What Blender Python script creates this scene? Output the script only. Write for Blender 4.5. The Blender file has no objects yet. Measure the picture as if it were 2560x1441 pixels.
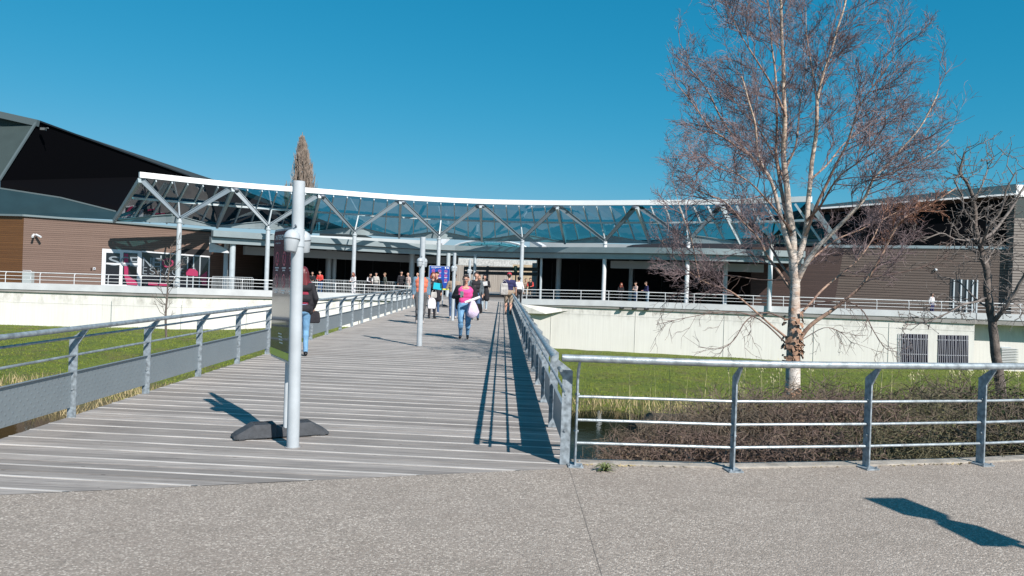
import bpy, bmesh, math, random
import numpy as np
from mathutils import Vector, Matrix, noise
random.seed(7)
R = math.radians
scn = bpy.context.scene
COL = scn.collection

# ------------------------------------------------------------------ camera
F = 1950.0; CX = 1280.0; CY = 697.8; HC = 1.6; ROLL = R(2.0)
ca, sa = math.cos(ROLL), math.sin(ROLL)
def ray(px, py):
    a = (px-CX)/F; b = -(py-CY)/F
    return (a*ca-b*sa, a*sa+b*ca)
def at(px, py, Y):
    k = ray(px, py); return Vector((Y*k[0], Y, HC+Y*k[1]))
def pl(px, py, z=0.0):
    k = ray(px, py); return at(px, py, (z-HC)/k[1])
def onwall(px, py, P0, P1, off=0.0):
    """where the sight line meets the vertical wall through P0, P1"""
    k = ray(px, py)
    x0, y0, x1, y1 = P0[0], P0[1], P1[0], P1[1]
    dx, dy = x1-x0, y1-y0
    # x0+s dx = Y k0 ; y0 + s dy = Y
    s = (y0*k[0]-x0)/(dx-dy*k[0]); Y = y0+s*dy
    p = Vector((Y*k[0], Y, HC+Y*k[1]))
    if off:
        n = Vector((dy, -dx, 0)).normalized()
        if n.y > 0: n = -n
        p += n*off
    return p
cam = bpy.data.cameras.new('camera'); camo = bpy.data.objects.new('camera', cam); COL.objects.link(camo)
cam.sensor_width = 36; cam.lens = 36*F/2560; cam.shift_y = (CY-720.5)/2560; cam.clip_end = 6000; cam.clip_start = .05
rv = Vector((ca, 0, sa)); uv = Vector((-sa, 0, ca)); bk = Vector((0, -1, 0))
camo.matrix_world = Matrix.Translation((0, 0, HC)) @ Matrix((rv, uv, bk)).transposed().to_4x4()
scn.camera = camo

# ------------------------------------------------------------------ light
SUNV = Vector((.57, -.82, 0)).normalized()
EL = R(39)
sun = bpy.data.lights.new('sun', 'SUN'); sun.energy = 4.9; sun.angle = R(.5); sun.color = (1, .93, .865)
so = bpy.data.objects.new('sun', sun); COL.objects.link(so)
sd = Vector((SUNV.x*math.cos(EL), SUNV.y*math.cos(EL), math.sin(EL)))
so.rotation_euler = sd.to_track_quat('Z', 'Y').to_euler()
w = bpy.data.worlds.new("World"); scn.world = w; w.use_nodes = True
nt = w.node_tree; bg = nt.nodes['Background']
sky = nt.nodes.new('ShaderNodeTexSky'); sky.sky_type = 'NISHITA'; sky.sun_disc = False
sky.sun_elevation = EL; sky.sun_rotation = math.atan2(SUNV.x, SUNV.y); sky.air_density = 1.0; sky.dust_density = .25; sky.ozone_density = 2.2
tint = nt.nodes.new('ShaderNodeMix'); tint.data_type = 'RGBA'; tint.blend_type = 'MULTIPLY'
tint.inputs[0].default_value = 1; tint.inputs[7].default_value = (.40, .96, 1.04, 1)
nt.links.new(sky.outputs[0], tint.inputs[6])
spc = nt.nodes.new('ShaderNodeSeparateColor'); cmb = nt.nodes.new('ShaderNodeCombineColor'); nt.links.new(tint.outputs[2], spc.inputs[0])
for ch, (T_, x_, p_, mxv) in enumerate([(.021, .098, 2.1, .35), (.283, .387, .62, 9), (.527, .701, .56, 9)]):
    d_ = nt.nodes.new('ShaderNodeMath'); d_.operation = 'MULTIPLY'; d_.inputs[1].default_value = .1366/x_; nt.links.new(spc.outputs[ch], d_.inputs[0])
    e_ = nt.nodes.new('ShaderNodeMath'); e_.operation = 'POWER'; e_.inputs[1].default_value = p_; nt.links.new(d_.outputs[0], e_.inputs[0])
    f_ = nt.nodes.new('ShaderNodeMath'); f_.operation = 'MULTIPLY'; f_.inputs[1].default_value = T_/.1366; nt.links.new(e_.outputs[0], f_.inputs[0])
    g_ = nt.nodes.new('ShaderNodeMath'); g_.operation = 'MINIMUM'; g_.inputs[1].default_value = mxv/.1366; nt.links.new(f_.outputs[0], g_.inputs[0]); nt.links.new(g_.outputs[0], cmb.inputs[ch])
nt.links.new(cmb.outputs[0], bg.inputs[0]); bg.inputs[1].default_value = .10
scn.view_settings.view_transform = 'Standard'; scn.view_settings.look = 'None'; scn.view_settings.exposure = 0.45

# ------------------------------------------------------------------ materials
MATS = {}
def mat(name, col=(.5, .5, .5), rough=.6, metal=0, var=0, vscale=8, bump=0, bscale=60, stretch=None, col2=None, coat=0, island=0, spec=.5):
    if name in MATS: return MATS[name]
    m = bpy.data.materials.new(name); m.use_nodes = True; t = m.node_tree; b = t.nodes['Principled BSDF']
    b.inputs['Base Color'].default_value = (*col, 1); b.inputs['Roughness'].default_value = rough
    b.inputs['Metallic'].default_value = metal; b.inputs['Coat Weight'].default_value = coat
    b.inputs['Specular IOR Level'].default_value = spec
    tc = None
    if var or bump or island:
        tc = t.nodes.new('ShaderNodeNewGeometry'); vec = tc.outputs['Position']
        if stretch:
            mp = t.nodes.new('ShaderNodeMapping'); mp.inputs['Scale'].default_value = stretch
            t.links.new(vec, mp.inputs[0]); vec = mp.outputs[0]
    if var or island:
        mx = t.nodes.new('ShaderNodeMix'); mx.data_type = 'RGBA'
        c2 = col2 or tuple(c*(1-var) for c in col)
        c1 = col if col2 else tuple(min(1, c*(1+var*.5)) for c in col)
        mx.inputs[6].default_value = (*c1, 1); mx.inputs[7].default_value = (*c2, 1)
        n = t.nodes.new('ShaderNodeTexNoise'); n.inputs['Scale'].default_value = vscale; n.inputs['Detail'].default_value = 6
        t.links.new(vec, n.inputs['Vector'])
        rp = t.nodes.new('ShaderNodeMapRange'); rp.inputs[1].default_value = .35; rp.inputs[2].default_value = .68
        t.links.new(n.outputs[0], rp.inputs[0]); last = rp.outputs[0]
        if island:
            ad = t.nodes.new('ShaderNodeMath'); ad.operation = 'MULTIPLY_ADD'; ad.inputs[1].default_value = island; ad.use_clamp = True
            t.links.new(tc.outputs['Random Per Island'], ad.inputs[0]); t.links.new(last, ad.inputs[2])
            s2 = t.nodes.new('ShaderNodeMath'); s2.operation = 'SUBTRACT'; s2.inputs[1].default_value = island*.5
            t.links.new(ad.outputs[0], s2.inputs[0]); last = s2.outputs[0]
        t.links.new(last, mx.inputs[0]); t.links.new(mx.outputs[2], b.inputs['Base Color'])
    if bump:
        n2 = t.nodes.new('ShaderNodeTexNoise'); n2.inputs['Scale'].default_value = bscale; n2.inputs['Detail'].default_value = 5
        t.links.new(vec, n2.inputs['Vector']); bp = t.nodes.new('ShaderNodeBump'); bp.inputs['Strength'].default_value = bump; bp.inputs['Distance'].default_value = .02
        t.links.new(n2.outputs[0], bp.inputs['Height']); t.links.new(bp.outputs[0], b.inputs['Normal'])
    MATS[name] = m; return m
def N(m, kind, **k):
    n = m.node_tree.nodes.new('ShaderNode'+kind)
    for a, v in k.items(): setattr(n, a, v)
    return n
def L(m, a, b): m.node_tree.links.new(a, b)
def math_(m, op, a, b=None, c=None, clamp=False):
    n = N(m, 'Math', operation=op); n.use_clamp = clamp
    for i, v in enumerate((a, b, c)):
        if v is None: continue
        if isinstance(v, (int, float)): n.inputs[i].default_value = v
        else: L(m, v, n.inputs[i])
    return n.outputs[0]
def mixc(m, f, a, b, bt='MIX'):
    n = N(m, 'Mix'); n.data_type = 'RGBA'; n.blend_type = bt
    for s, v in ((0, f), (6, a), (7, b)):
        if isinstance(v, tuple): n.inputs[s].default_value = (*v, 1)
        elif isinstance(v, (int, float)): n.inputs[s].default_value = v
        else: L(m, v, n.inputs[s])
    return n.outputs[2]
def noise_(m, vec, scale, detail=6, rough=.55, lo=0, hi=1):
    n = N(m, 'TexNoise'); n.inputs['Scale'].default_value = scale; n.inputs['Detail'].default_value = detail; n.inputs['Roughness'].default_value = rough
    L(m, vec, n.inputs['Vector'])
    if (lo, hi) == (0, 1): return n.outputs[0]
    r = N(m, 'MapRange'); r.inputs[1].default_value = lo; r.inputs[2].default_value = hi; L(m, n.outputs[0], r.inputs[0]); return r.outputs[0]
def mapped(m, vec, scale, rot=(0, 0, 0)):
    n = N(m, 'Mapping'); n.inputs['Scale'].default_value = scale; n.inputs['Rotation'].default_value = rot; L(m, vec, n.inputs[0]); return n.outputs[0]
def bump_(m, h, s=.5, d=.02):
    n = N(m, 'Bump'); n.inputs['Strength'].default_value = s; n.inputs['Distance'].default_value = d; L(m, h, n.inputs['Height'])
    L(m, n.outputs[0], m.node_tree.nodes['Principled BSDF'].inputs['Normal'])
def newm(name, rough=.7):
    m = bpy.data.materials.new(name); m.use_nodes = True; MATS[name] = m
    b = m.node_tree.nodes['Principled BSDF']; b.inputs['Roughness'].default_value = rough
    g = N(m, 'NewGeometry'); return m, b, g.outputs['Position'], g

# ------------------------------------------------------------------ mesh helpers
ORG = {}
def org(o):
    while o is not None:
        if o.name in ORG: return ORG[o.name]
        o = o.parent
    return Vector((0, 0, 0))
def tag(o, label=None, cat=None, group=None, kind=None):
    if label: o['label'] = label
    if cat: o['category'] = cat
    if group: o['group'] = group
    if kind: o['kind'] = kind
    return o
def empty(name, loc, label, cat, group=None, rz=0):
    o = bpy.data.objects.new(name, None); COL.objects.link(o); o.location = loc; o.rotation_euler.z = rz; o.empty_display_size = .2
    ORG[o.name] = Vector(loc); return tag(o, label, cat, group)
class MB:
    def __init__(s): s.v = []; s.f = []; s.m = []
    def add(s, vs, fs, mi=0):
        o = len(s.v); s.v.extend(tuple(v) for v in vs); s.f.extend(tuple(i+o for i in f) for f in fs); s.m.extend([mi]*len(fs)); return s
    def box(s, c, d, mi=0, rz=0, M=None):
        x, y, z = d[0]/2, d[1]/2, d[2]/2; c = Vector(c)
        vs = [Vector((i*x, j*y, k*z)) for i in (-1, 1) for j in (-1, 1) for k in (-1, 1)]
        Mr = M or Matrix.Rotation(rz, 3, 'Z')
        return s.add([c+Mr@v for v in vs], [(0, 1, 3, 2), (4, 6, 7, 5), (0, 4, 5, 1), (2, 3, 7, 6), (0, 2, 6, 4), (1, 5, 7, 3)], mi)
    def beam(s, a, b, wd, h, mi=0, up=Vector((0, 0, 1)), w2=None, h2=None):
        a = Vector(a); b = Vector(b); d = (b-a).normalized(); x = d.cross(up)
        if x.length < 1e-4: x = Vector((1, 0, 0))
        x.normalize(); y = x.cross(d); w2 = w2 or wd; h2 = h2 or h
        vs = [a+x*i*wd/2+y*j*h/2 for i, j in ((-1, -1), (1, -1), (1, 1), (-1, 1))]+[b+x*i*w2/2+y*j*h2/2 for i, j in ((-1, -1), (1, -1), (1, 1), (-1, 1))]
        return s.add(vs, [(0, 3, 2, 1), (4, 5, 6, 7), (0, 1, 5, 4), (1, 2, 6, 5), (2, 3, 7, 6), (3, 0, 4, 7)], mi)
    def prism(s, poly, ext, mi=0):
        n = len(poly); ext = Vector(ext); vs = [Vector(p) for p in poly]+[Vector(p)+ext for p in poly]
        return s.add(vs, [tuple(range(n)), tuple(range(2*n-1, n-1, -1))]+[((i+1) % n, i, i+n, (i+1) % n+n) for i in range(n)], mi)
    def tube(s, pts, rad, n=8, mi=0, cap=True):
        pts = [Vector(p) for p in pts]; k = len(pts)
        if not hasattr(rad, '__len__'): rad = [rad]*k
        vs = []; px = None
        for i in range(k):
            d = (pts[min(i+1, k-1)]-pts[max(i-1, 0)])
            if d.length < 1e-9: d = Vector((0, 0, 1))
            d.normalize()
            if px is None:
                px = d.cross(Vector((0, 0, 1)))
                if px.length < .05: px = Vector((1, 0, 0))
            px = (px-d*px.dot(d))
            if px.length < 1e-6: px = d.orthogonal()
            px.normalize(); py = d.cross(px)
            for j in range(n):
                a = 2*math.pi*j/n; vs.append(pts[i]+(px*math.cos(a)+py*math.sin(a))*rad[i])
        fs = [(i*n+j, i*n+(j+1) % n, (i+1)*n+(j+1) % n, (i+1)*n+j) for i in range(k-1) for j in range(n)]
        if cap: fs += [tuple(range(n-1, -1, -1)), tuple(range((k-1)*n, k*n))]
        return s.add(vs, fs, mi)
    def lathe(s, c, prof, n=20, mi=0, M=None):
        c = Vector(c); vs = []
        for r, z in prof:
            for j in range(n):
                a = 2*math.pi*j/n; v = Vector((r*math.cos(a), r*math.sin(a), z)); vs.append(c+(M@v if M else v))
        k = len(prof); fs = [(i*n+j, i*n+(j+1) % n, (i+1)*n+(j+1) % n, (i+1)*n+j) for i in range(k-1) for j in range(n)]
        fs += [tuple(range(n-1, -1, -1)), tuple(range((k-1)*n, k*n))]
        return s.add(vs, fs, mi)
    def ball(s, c, r, mi=0, n=10, sc=(1, 1, 1)):
        c = Vector(c); vs = [c+Vector((0, 0, -r*sc[2]))]; k = n//2+1
        for i in range(1, k):
            t = -math.pi/2+math.pi*i/k
            for j in range(n):
                a = 2*math.pi*j/n; vs.append(c+Vector((r*sc[0]*math.cos(t)*math.cos(a), r*sc[1]*math.cos(t)*math.sin(a), r*sc[2]*math.sin(t))))
        vs.append(c+Vector((0, 0, r*sc[2]))); e = len(vs)-1
        fs = [(0, 1+(j+1) % n, 1+j) for j in range(n)]
        for i in range(k-2): fs += [(1+i*n+j, 1+i*n+(j+1) % n, 1+(i+1)*n+(j+1) % n, 1+(i+1)*n+j) for j in range(n)]
        fs += [(1+(k-2)*n+j, 1+(k-2)*n+(j+1) % n, e) for j in range(n)]
        return s.add(vs, fs, mi)
    def build(s, name, mats, parent=None, smooth=False, label=None, local=False, bev=0):
        me = bpy.data.meshes.new(name); O = Vector((0, 0, 0)) if (local or parent is None) else org(parent)
        me.from_pydata([(v[0]-O.x, v[1]-O.y, v[2]-O.z) for v in s.v], [], s.f)
        if not isinstance(mats, (list, tuple)): mats = [mats]
        for m in mats: me.materials.append(m)
        if len(mats) > 1: me.polygons.foreach_set('material_index', s.m)
        if smooth: me.polygons.foreach_set('use_smooth', [True]*len(me.polygons))
        me.update(); o = bpy.data.objects.new(name, me); COL.objects.link(o); o.parent = parent
        if bev:
            md = o.modifiers.new('bevel', 'BEVEL'); md.width = bev; md.segments = 2; md.limit_method = 'ANGLE'
        if smooth:
            try: me.set_sharp_from_angle(angle=R(40))
            except Exception: pass
        if label: o['label'] = label
        return o
def inst(src, parent, loc, rz=0, name=None):
    c = src.copy(); COL.objects.link(c); c.parent = parent; c.location = loc; c.rotation_euler.z = rz; return c
def struct(o): o['kind'] = 'structure'; return o
def text(name, s, mats, p, xdir, zdir, h, width=None, parent=None, depth=.004, bold=0):
    cu = bpy.data.curves.new(name, 'FONT'); cu.body = s; cu.size = 1; cu.extrude = .0; cu.offset = bold
    o = bpy.data.objects.new(name, cu); COL.objects.link(o)
    dg = bpy.context.evaluated_depsgraph_get(); me = bpy.data.meshes.new_from_object(o.evaluated_get(dg)); bpy.data.objects.remove(o)
    xs = [v.co.x for v in me.vertices]; ys = [v.co.y for v in me.vertices]
    x0, x1, y0, y1 = min(xs), max(xs), min(ys), max(ys); sy = h/(y1-y0); sx = width/(x1-x0) if width else sy
    xd = Vector(xdir).normalized(); zd = Vector(zdir).normalized(); O = org(parent) if parent else Vector((0, 0, 0))
    for v in me.vertices: v.co = Vector(p)+xd*(v.co.x-x0)*sx+zd*(v.co.y-y0)*sy-O
    me.materials.clear(); me.materials.append(mats)
    o = bpy.data.objects.new(name, me); COL.objects.link(o); o.parent = parent; return o

# ------------------------------------------------------------------ surface materials
galv = mat('galvanised_steel', (.33, .375, .40), .45, .4, var=.35, vscale=14, bump=.15, bscale=90)
galv_post = mat('galvanised_post', (.27, .315, .35), .5, .2, var=.45, vscale=25)
white_paint = mat('white_paint', (.62, .64, .66), .45, 0, var=.08, vscale=3)
pole_paint = mat('pale_grey_paint', (.43, .47, .50), .38, 0, var=.10, vscale=6, coat=.2)
steel_grey = mat('grey_steel_paint', (.46, .52, .55), .4, .1, var=.1, vscale=2)
steel_dark = mat('dark_steel_paint', (.12, .14, .17), .45, .2)
fascia_m = mat('grey_blue_sheet_metal', (.30, .36, .38), .42, .3, var=.12, vscale=.6)
bright_edge = mat('bright_edge_metal', (.85, .86, .87), .4, 0)
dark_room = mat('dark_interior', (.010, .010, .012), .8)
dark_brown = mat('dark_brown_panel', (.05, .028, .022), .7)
black_clad = mat('black_cladding', (.0035, .0035, .0045), .9, spec=.02)
green_grey = mat('grey_green_panel', (.05, .07, .07), .8, 0, spec=.15, var=.1, vscale=.8)
teal_clad = mat('blue_green_cladding', (.016, .038, .048), .85, 0, spec=.1, var=.12, vscale=.8)
rubber = mat('black_rubber', (.045, .05, .058), .75, var=.3, vscale=20, bump=.25, bscale=120)
lintel_m = mat('slate_lintel', (.05, .075, .09), .5)

m, b, P, g = newm('aggregate_paving', .85)
v = N(m, 'TexVoronoi'); v.inputs['Scale'].default_value = 92; L(m, P, v.inputs['Vector'])
sep = N(m, 'SeparateColor'); L(m, v.outputs['Color'], sep.inputs[0])
ramp = N(m, 'ValToRGB'); cr = ramp.color_ramp; cr.elements[0].color = (.09, .08, .07, 1); cr.elements[1].color = (.92, .88, .82, 1)
e = cr.elements.new(.3); e.color = (.29, .26, .23, 1); e = cr.elements.new(.75); e.color = (.44, .40, .36, 1)
L(m, sep.outputs[0], ramp.inputs[0])
big = noise_(m, P, .7, 5, .6, .3, .7)
c1 = mixc(m, big, ramp.outputs[0], mixc(m, .35, ramp.outputs[0], (.36, .34, .33)))
ed = math_(m, 'SMOOTH_MIN', v.outputs['Distance'], .6, .2)
c2 = mixc(m, math_(m, 'MULTIPLY', v.outputs['Distance'], .75, clamp=True), c1, (.17, .15, .13))
fine = noise_(m, P, 260, 3, .6, .3, .75)
c3 = mixc(m, math_(m, 'MULTIPLY', fine, .4), c2, (.50, .47, .44))
st = noise_(m, mapped(m, P, (1, 1.6, 1)), 2.3, 6, .65, .52, .72)
c4 = mixc(m, math_(m, 'MULTIPLY', st, .25), c3, (.16, .15, .13))
# casting joints in the slab
sx = N(m, 'SeparateXYZ'); L(m, P, sx.inputs[0])
jx = math_(m, 'MINIMUM', math_(m, 'ABSOLUTE', math_(m, 'SUBTRACT', sx.outputs[0], .545)), math_(m, 'ABSOLUTE', math_(m, 'SUBTRACT', sx.outputs[0], 40)))
line = math_(m, 'LESS_THAN', jx, .0035)
dirt = noise_(m, P, .9, 7, .7, .45, .75)
c4 = mixc(m, math_(m, 'MULTIPLY', dirt, .38), c4, (.20, .17, .145))
spots = N(m, 'TexVoronoi'); spots.inputs['Scale'].default_value = 3.1; L(m, P, spots.inputs['Vector'])
c4 = mixc(m, math_(m, 'MULTIPLY', math_(m, 'LESS_THAN', spots.outputs['Distance'], .045), .5), c4, (.10, .09, .08))
c4 = mixc(m, 1.0, c4, (1.0, .925, .86), 'MULTIPLY')
c5 = mixc(m, math_(m, 'MULTIPLY', line, .65), c4, (.09, .08, .07)); L(m, c5, b.inputs['Base Color'])
bump_(m, math_(m, 'ADD', math_(m, 'MULTIPLY', v.outputs['Distance'], -1), math_(m, 'MULTIPLY', fine, .3)), .8, .006)

m, b, P, g = newm('weathered_deck_boards', .8)
grain = noise_(m, mapped(m, P, (1.0, 22, 22), (0, 0, R(3.7))), 1.6, 9, .72, .36, .66)
isl = g.outputs['Random Per Island']
base = mixc(m, isl, (.25, .222, .20), (.45, .405, .37))
c = mixc(m, math_(m, 'MULTIPLY', grain, .85), base, (.13, .12, .115))
stn = noise_(m, P, 1.1, 5, .6, .55, .8)
c = mixc(m, math_(m, 'MULTIPLY', stn, .6), c, (.12, .105, .095))
kn = N(m, 'TexVoronoi'); kn.inputs['Scale'].default_value = 2.6; L(m, mapped(m, P, (1, 2.4, 1)), kn.inputs['Vector'])
c = mixc(m, math_(m, 'MULTIPLY', math_(m, 'LESS_THAN', kn.outputs['Distance'], .05), .7), c, (.06, .05, .045))
L(m, c, b.inputs['Base Color']); bump_(m, grain, .35, .006)
grit = mat('pale_grit_strip', (.52, .495, .47), .9, var=.3, vscale=1.5, bump=.3, bscale=200)

m, b, P, g = newm('white_concrete_wall', .85)
vert = noise_(m, mapped(m, P, (6, 6, .16)), 2.2, 6, .6, .42, .8)
c = mixc(m, math_(m, 'MULTIPLY', vert, .30), (.70, .69, .655), (.42, .41, .38))
blot = noise_(m, P, .5, 6, .6, .45, .75)
c = mixc(m, math_(m, 'MULTIPLY', blot, .15), c, (.45, .44, .41))
sz = N(m, 'SeparateXYZ'); L(m, P, sz.inputs[0])
drip = math_(m, 'MULTIPLY', noise_(m, mapped(m, P, (.9, .9, .45)), 1.6, 7, .7, .48, .66), math_(m, 'MULTIPLY_ADD', sz.outputs[2], 1.6, 1.95, clamp=True))
c = mixc(m, math_(m, 'MULTIPLY', drip, .6), c, (.25, .24, .21)); L(m, c, b.inputs['Base Color'])
bump_(m, noise_(m, mapped(m, P, (9, 9, .2)), 2, 4), .25, .02)
curb_m = mat('pale_curb_concrete', (.52, .54, .56), .7, var=.12, vscale=1.2)

def board_mat(name, c1, c2, pitch, axis='Z', gap=.10, gapc=(.02, .015, .012), sat=.4):
    m, b, P, g = newm(name, .65)
    s = N(m, 'SeparateXYZ'); L(m, P, s.inputs[0]); ax = {'X': 0, 'Y': 1, 'Z': 2}[axis]
    t = math_(m, 'DIVIDE', s.outputs[ax], pitch); fr = math_(m, 'FRACT', t); fl = math_(m, 'FLOOR', t)
    st = (.35, .35, 18) if axis == 'Z' else (18, 18, .35)
    gr = noise_(m, mapped(m, P, st), 1.0, 6, .6, .3, .7)
    wn = N(m, 'TexWhiteNoise'); wn.noise_dimensions = '1D'; L(m, fl, wn.inputs['W'])
    f = math_(m, 'ADD', math_(m, 'MULTIPLY', gr, .65), math_(m, 'MULTIPLY', wn.outputs[0], .35), clamp=True)
    c = mixc(m, f, c1, c2); gp = math_(m, 'LESS_THAN', fr, gap)
    L(m, mixc(m, gp, c, gapc), b.inputs['Base Color']); bump_(m, math_(m, 'SUBTRACT', 1, gp), .6, .02); return m
wood_wall = board_mat('brown_timber_cladding', (.20, .132, .104), (.125, .078, .06), .14)
wood_orange = board_mat('orange_timber_cladding', (.20, .088, .028), (.10, .042, .014), .14)  # darker orange painted in for the less lit, turned-away side of the hall
wood_shaded = board_mat('shaded_timber_cladding', (.075, .045, .038), (.042, .026, .023), .15)  # brown darkened in the colour for the shaded left part of the right hall
slat_grey = board_mat('grey_slatted_cladding', (.30, .27, .245), (.16, .135, .12), .20, gap=.3, gapc=(.05, .04, .035))  # greyer slats put the sunlit tone of the hall's right end into the colour
wood_fence_m = board_mat('silver_grey_planks', (.42, .38, .33), (.22, .19, .165), .22, 'X', gap=.07)

# thin tinted glass
def glass(name, tintc, gl=.12, rough=.02):
    m = bpy.data.materials.new(name); m.use_nodes = True; t = m.node_tree; t.nodes.clear()
    o = t.nodes.new('ShaderNodeOutputMaterial'); tr = t.nodes.new('ShaderNodeBsdfTransparent'); tr.inputs[0].default_value = (*tintc, 1)
    gs = t.nodes.new('ShaderNodeBsdfGlossy'); gs.inputs['Roughness'].default_value = rough; gs.inputs[0].default_value = (.9, .95, 1, 1)
    mx = t.nodes.new('ShaderNodeMixShader'); fr = t.nodes.new('ShaderNodeFresnel'); fr.inputs[0].default_value = 1.5
    ma = t.nodes.new('ShaderNodeMath'); ma.operation = 'MULTIPLY_ADD'; ma.inputs[1].default_value = .22; ma.inputs[2].default_value = gl*.4; ma.use_clamp = True
    t.links.new(fr.outputs[0], ma.inputs[0]); t.links.new(ma.outputs[0], mx.inputs[0]); t.links.new(tr.outputs[0], mx.inputs[1]); t.links.new(gs.outputs[0], mx.inputs[2]); t.links.new(mx.outputs[0], o.inputs[0])
    MATS[name] = m; return m
canopy_glass = glass('teal_canopy_glass', (.09, .36, .43), .05)
shop_glass = mat('dark_window_glass', (.012, .014, .02), .06, spec=.6)
water_m = newm('pond_water', .04)[0]
wb = water_m.node_tree.nodes['Principled BSDF']; wb.inputs['Base Color'].default_value = (.018, .022, .010, 1); wb.inputs['IOR'].default_value = 1.33
gP = N(water_m, 'NewGeometry').outputs['Position']; bump_(water_m, noise_(water_m, mapped(water_m, gP, (1, .6, 1)), 5, 3), .05, .05)

m, b, P, g = newm('lawn_grass', .9)
n1 = noise_(m, P, 1.3, 6, .65, .3, .7); n2 = noise_(m, P, 9, 5, .7, .3, .7); n3 = noise_(m, P, .25, 3, .5, .35, .65)
c = mixc(m, n1, (.18, .235, .015), (.085, .13, .012)); c = mixc(m, math_(m, 'MULTIPLY', n2, .6), c, (.045, .075, .012))
c = mixc(m, math_(m, 'MULTIPLY', n3, .5), c, (.19, .23, .03)); c = mixc(m, math_(m, 'MULTIPLY', noise_(m, P, .55, 7, .7, .50, .64), .7), c, (.15, .12, .045)); c = mixc(m, math_(m, 'MULTIPLY', noise_(m, P, 2.1, 6, .7, .52, .64), .6), c, (.035, .06, .008))
s = N(m, 'SeparateXYZ'); L(m, P, s.inputs[0])
sh = math_(m, 'ADD', math_(m, 'MULTIPLY_ADD', s.outputs[1], -.16, 5.3), math_(m, 'MULTIPLY', math_(m, 'SUBTRACT', noise_(m, P, .6, 5, .6), .5), 2.2), clamp=True)
c = mixc(m, sh, c, mixc(m, n2, (.20, .16, .075), (.07, .055, .028))); L(m, c, b.inputs['Base Color']); bump_(m, n2, .8, .08)
far_ground = mat('far_ground', (.09, .11, .04), .9, var=.3, vscale=.1)
soil = mat('bank_soil', (.075, .058, .035), .95, var=.5, vscale=3, bump=.6, bscale=20)

# ------------------------------------------------------------------ GROUND, BANKS, WATER
def sst(a, b_, x):
    t = max(0, min(1, (x-a)/(b_-a))); return t*t*(3-2*t)
def hz(X, Y):
    shore = 29.0-3.5*sst(-3, -8, X)+.7*math.sin(X*.6)+.4*math.sin(X*1.7+1)
    side = sst(-6, 4, X)
    lawn = (-3.2+(Y-shore)*.034)*(1-side)+(-3.22-(Y-shore)*.006)*side
    far = lawn+.07*noise.noise(Vector((X*.35, Y*.35, 0)))+.03*noise.noise(Vector((X*1.5, Y*1.5, 3)))
    bed = -4.3
    z = bed+(far-bed)*sst(shore-2.2, shore+.5, Y)
    # near bank (right side is a planted shelf, elsewhere a steep drop)
    shelf = sst(1.0, 2.4, X)
    yb = 7.9+shelf*(5.5+.12*max(0, X-2))
    top = -.42-shelf*.25*sst(8, 13, Y)+.05*noise.noise(Vector((X, Y, 7)))
    nb = top+(bed-top)*sst(yb, yb+2+4*shelf, Y)
    return max(z, nb)
def grid(x0, x1, nx, y0, y1, ny, fn):
    mb = MB(); vs = [(x0+(x1-x0)*i/nx, y0+(y1-y0)*j/ny) for j in range(ny+1) for i in range(nx+1)]
    mb.add([(x, y, fn(x, y)) for x, y in vs], [(j*(nx+1)+i, j*(nx+1)+i+1, (j+1)*(nx+1)+i+1, (j+1)*(nx+1)+i) for j in range(ny) for i in range(nx)]); return mb
struct(grid(-70, 70, 200, 20.5, 62, 90, hz).build('lawn', MATS['lawn_grass'], smooth=True))
struct(grid(-70, 70, 280, 6.0, 20.5, 50, hz).build('bank', soil, smooth=True))
g_ = MB(); g_.add([(-2500, -2500, -5), (2500, -2500, -5), (2500, 2500, -5), (-2500, 2500, -5)], [(0, 1, 2, 3)]); struct(g_.build('ground', far_ground))
wt = MB(); wt.add([(-70, 7, -3.3), (70, 7, -3.3), (70, 32, -3.3), (-70, 32, -3.3)], [(0, 1, 2, 3)]); struct(wt.build('water', water_m))

# pavement edge (bridge end, then the fence line)
FE = [pl(0, 1238), pl(600, 1211), pl(1000, 1191), pl(1405, 1172)]
fit = (FE[-1]-FE[0]); FE0 = FE[0]-fit*3.0; FEr = FE[-1]
posts_px = [(1437, 1164), (1830, 1176), (2165, 1170), (2450, 1161)]
fp = [pl(*p) for p in posts_px]
dlast = (fp[3]-fp[2]); fp.append(fp[3]+dlast*1.02+Vector((0, .08, 0))); fp.append(fp[4]+dlast*1.02+Vector((0, .14, 0))); fp.append(fp[5]+dlast+Vector((0, .2, 0)))
edge = [FE0]+FE+[fp[0]+Vector((-.02, .13, 0))]+[p+Vector((0, .14, 0)) for p in fp[1:]]
edge.append(edge[-1]+Vector((40, 12, 0)))
pv = MB(); top = [Vector((p.x, p.y, 0)) for p in edge]
poly = [Vector((-60, -60, 0)), Vector((60, -60, 0)), Vector((60, top[-1].y, 0))]+top[::-1]+[Vector((-60, top[0].y, 0))]
pv.prism([Vector((p.x, p.y, -1.2)) for p in poly], (0, 0, 1.2)); struct(pv.build('pavement', MATS['aggregate_paving']))
kb = MB(); kerb_m = mat('kerb_concrete', (.34, .31, .27), .9, var=.35, vscale=6, bump=.4, bscale=50)
for a, b_ in zip(edge[5:], edge[6:]):
    kb.beam(a+Vector((0, -.005, -.02)), b_+Vector((0, -.005, -.02)), .17, .07)
struct(kb.build('kerb', kerb_m, bev=.006))

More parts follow.
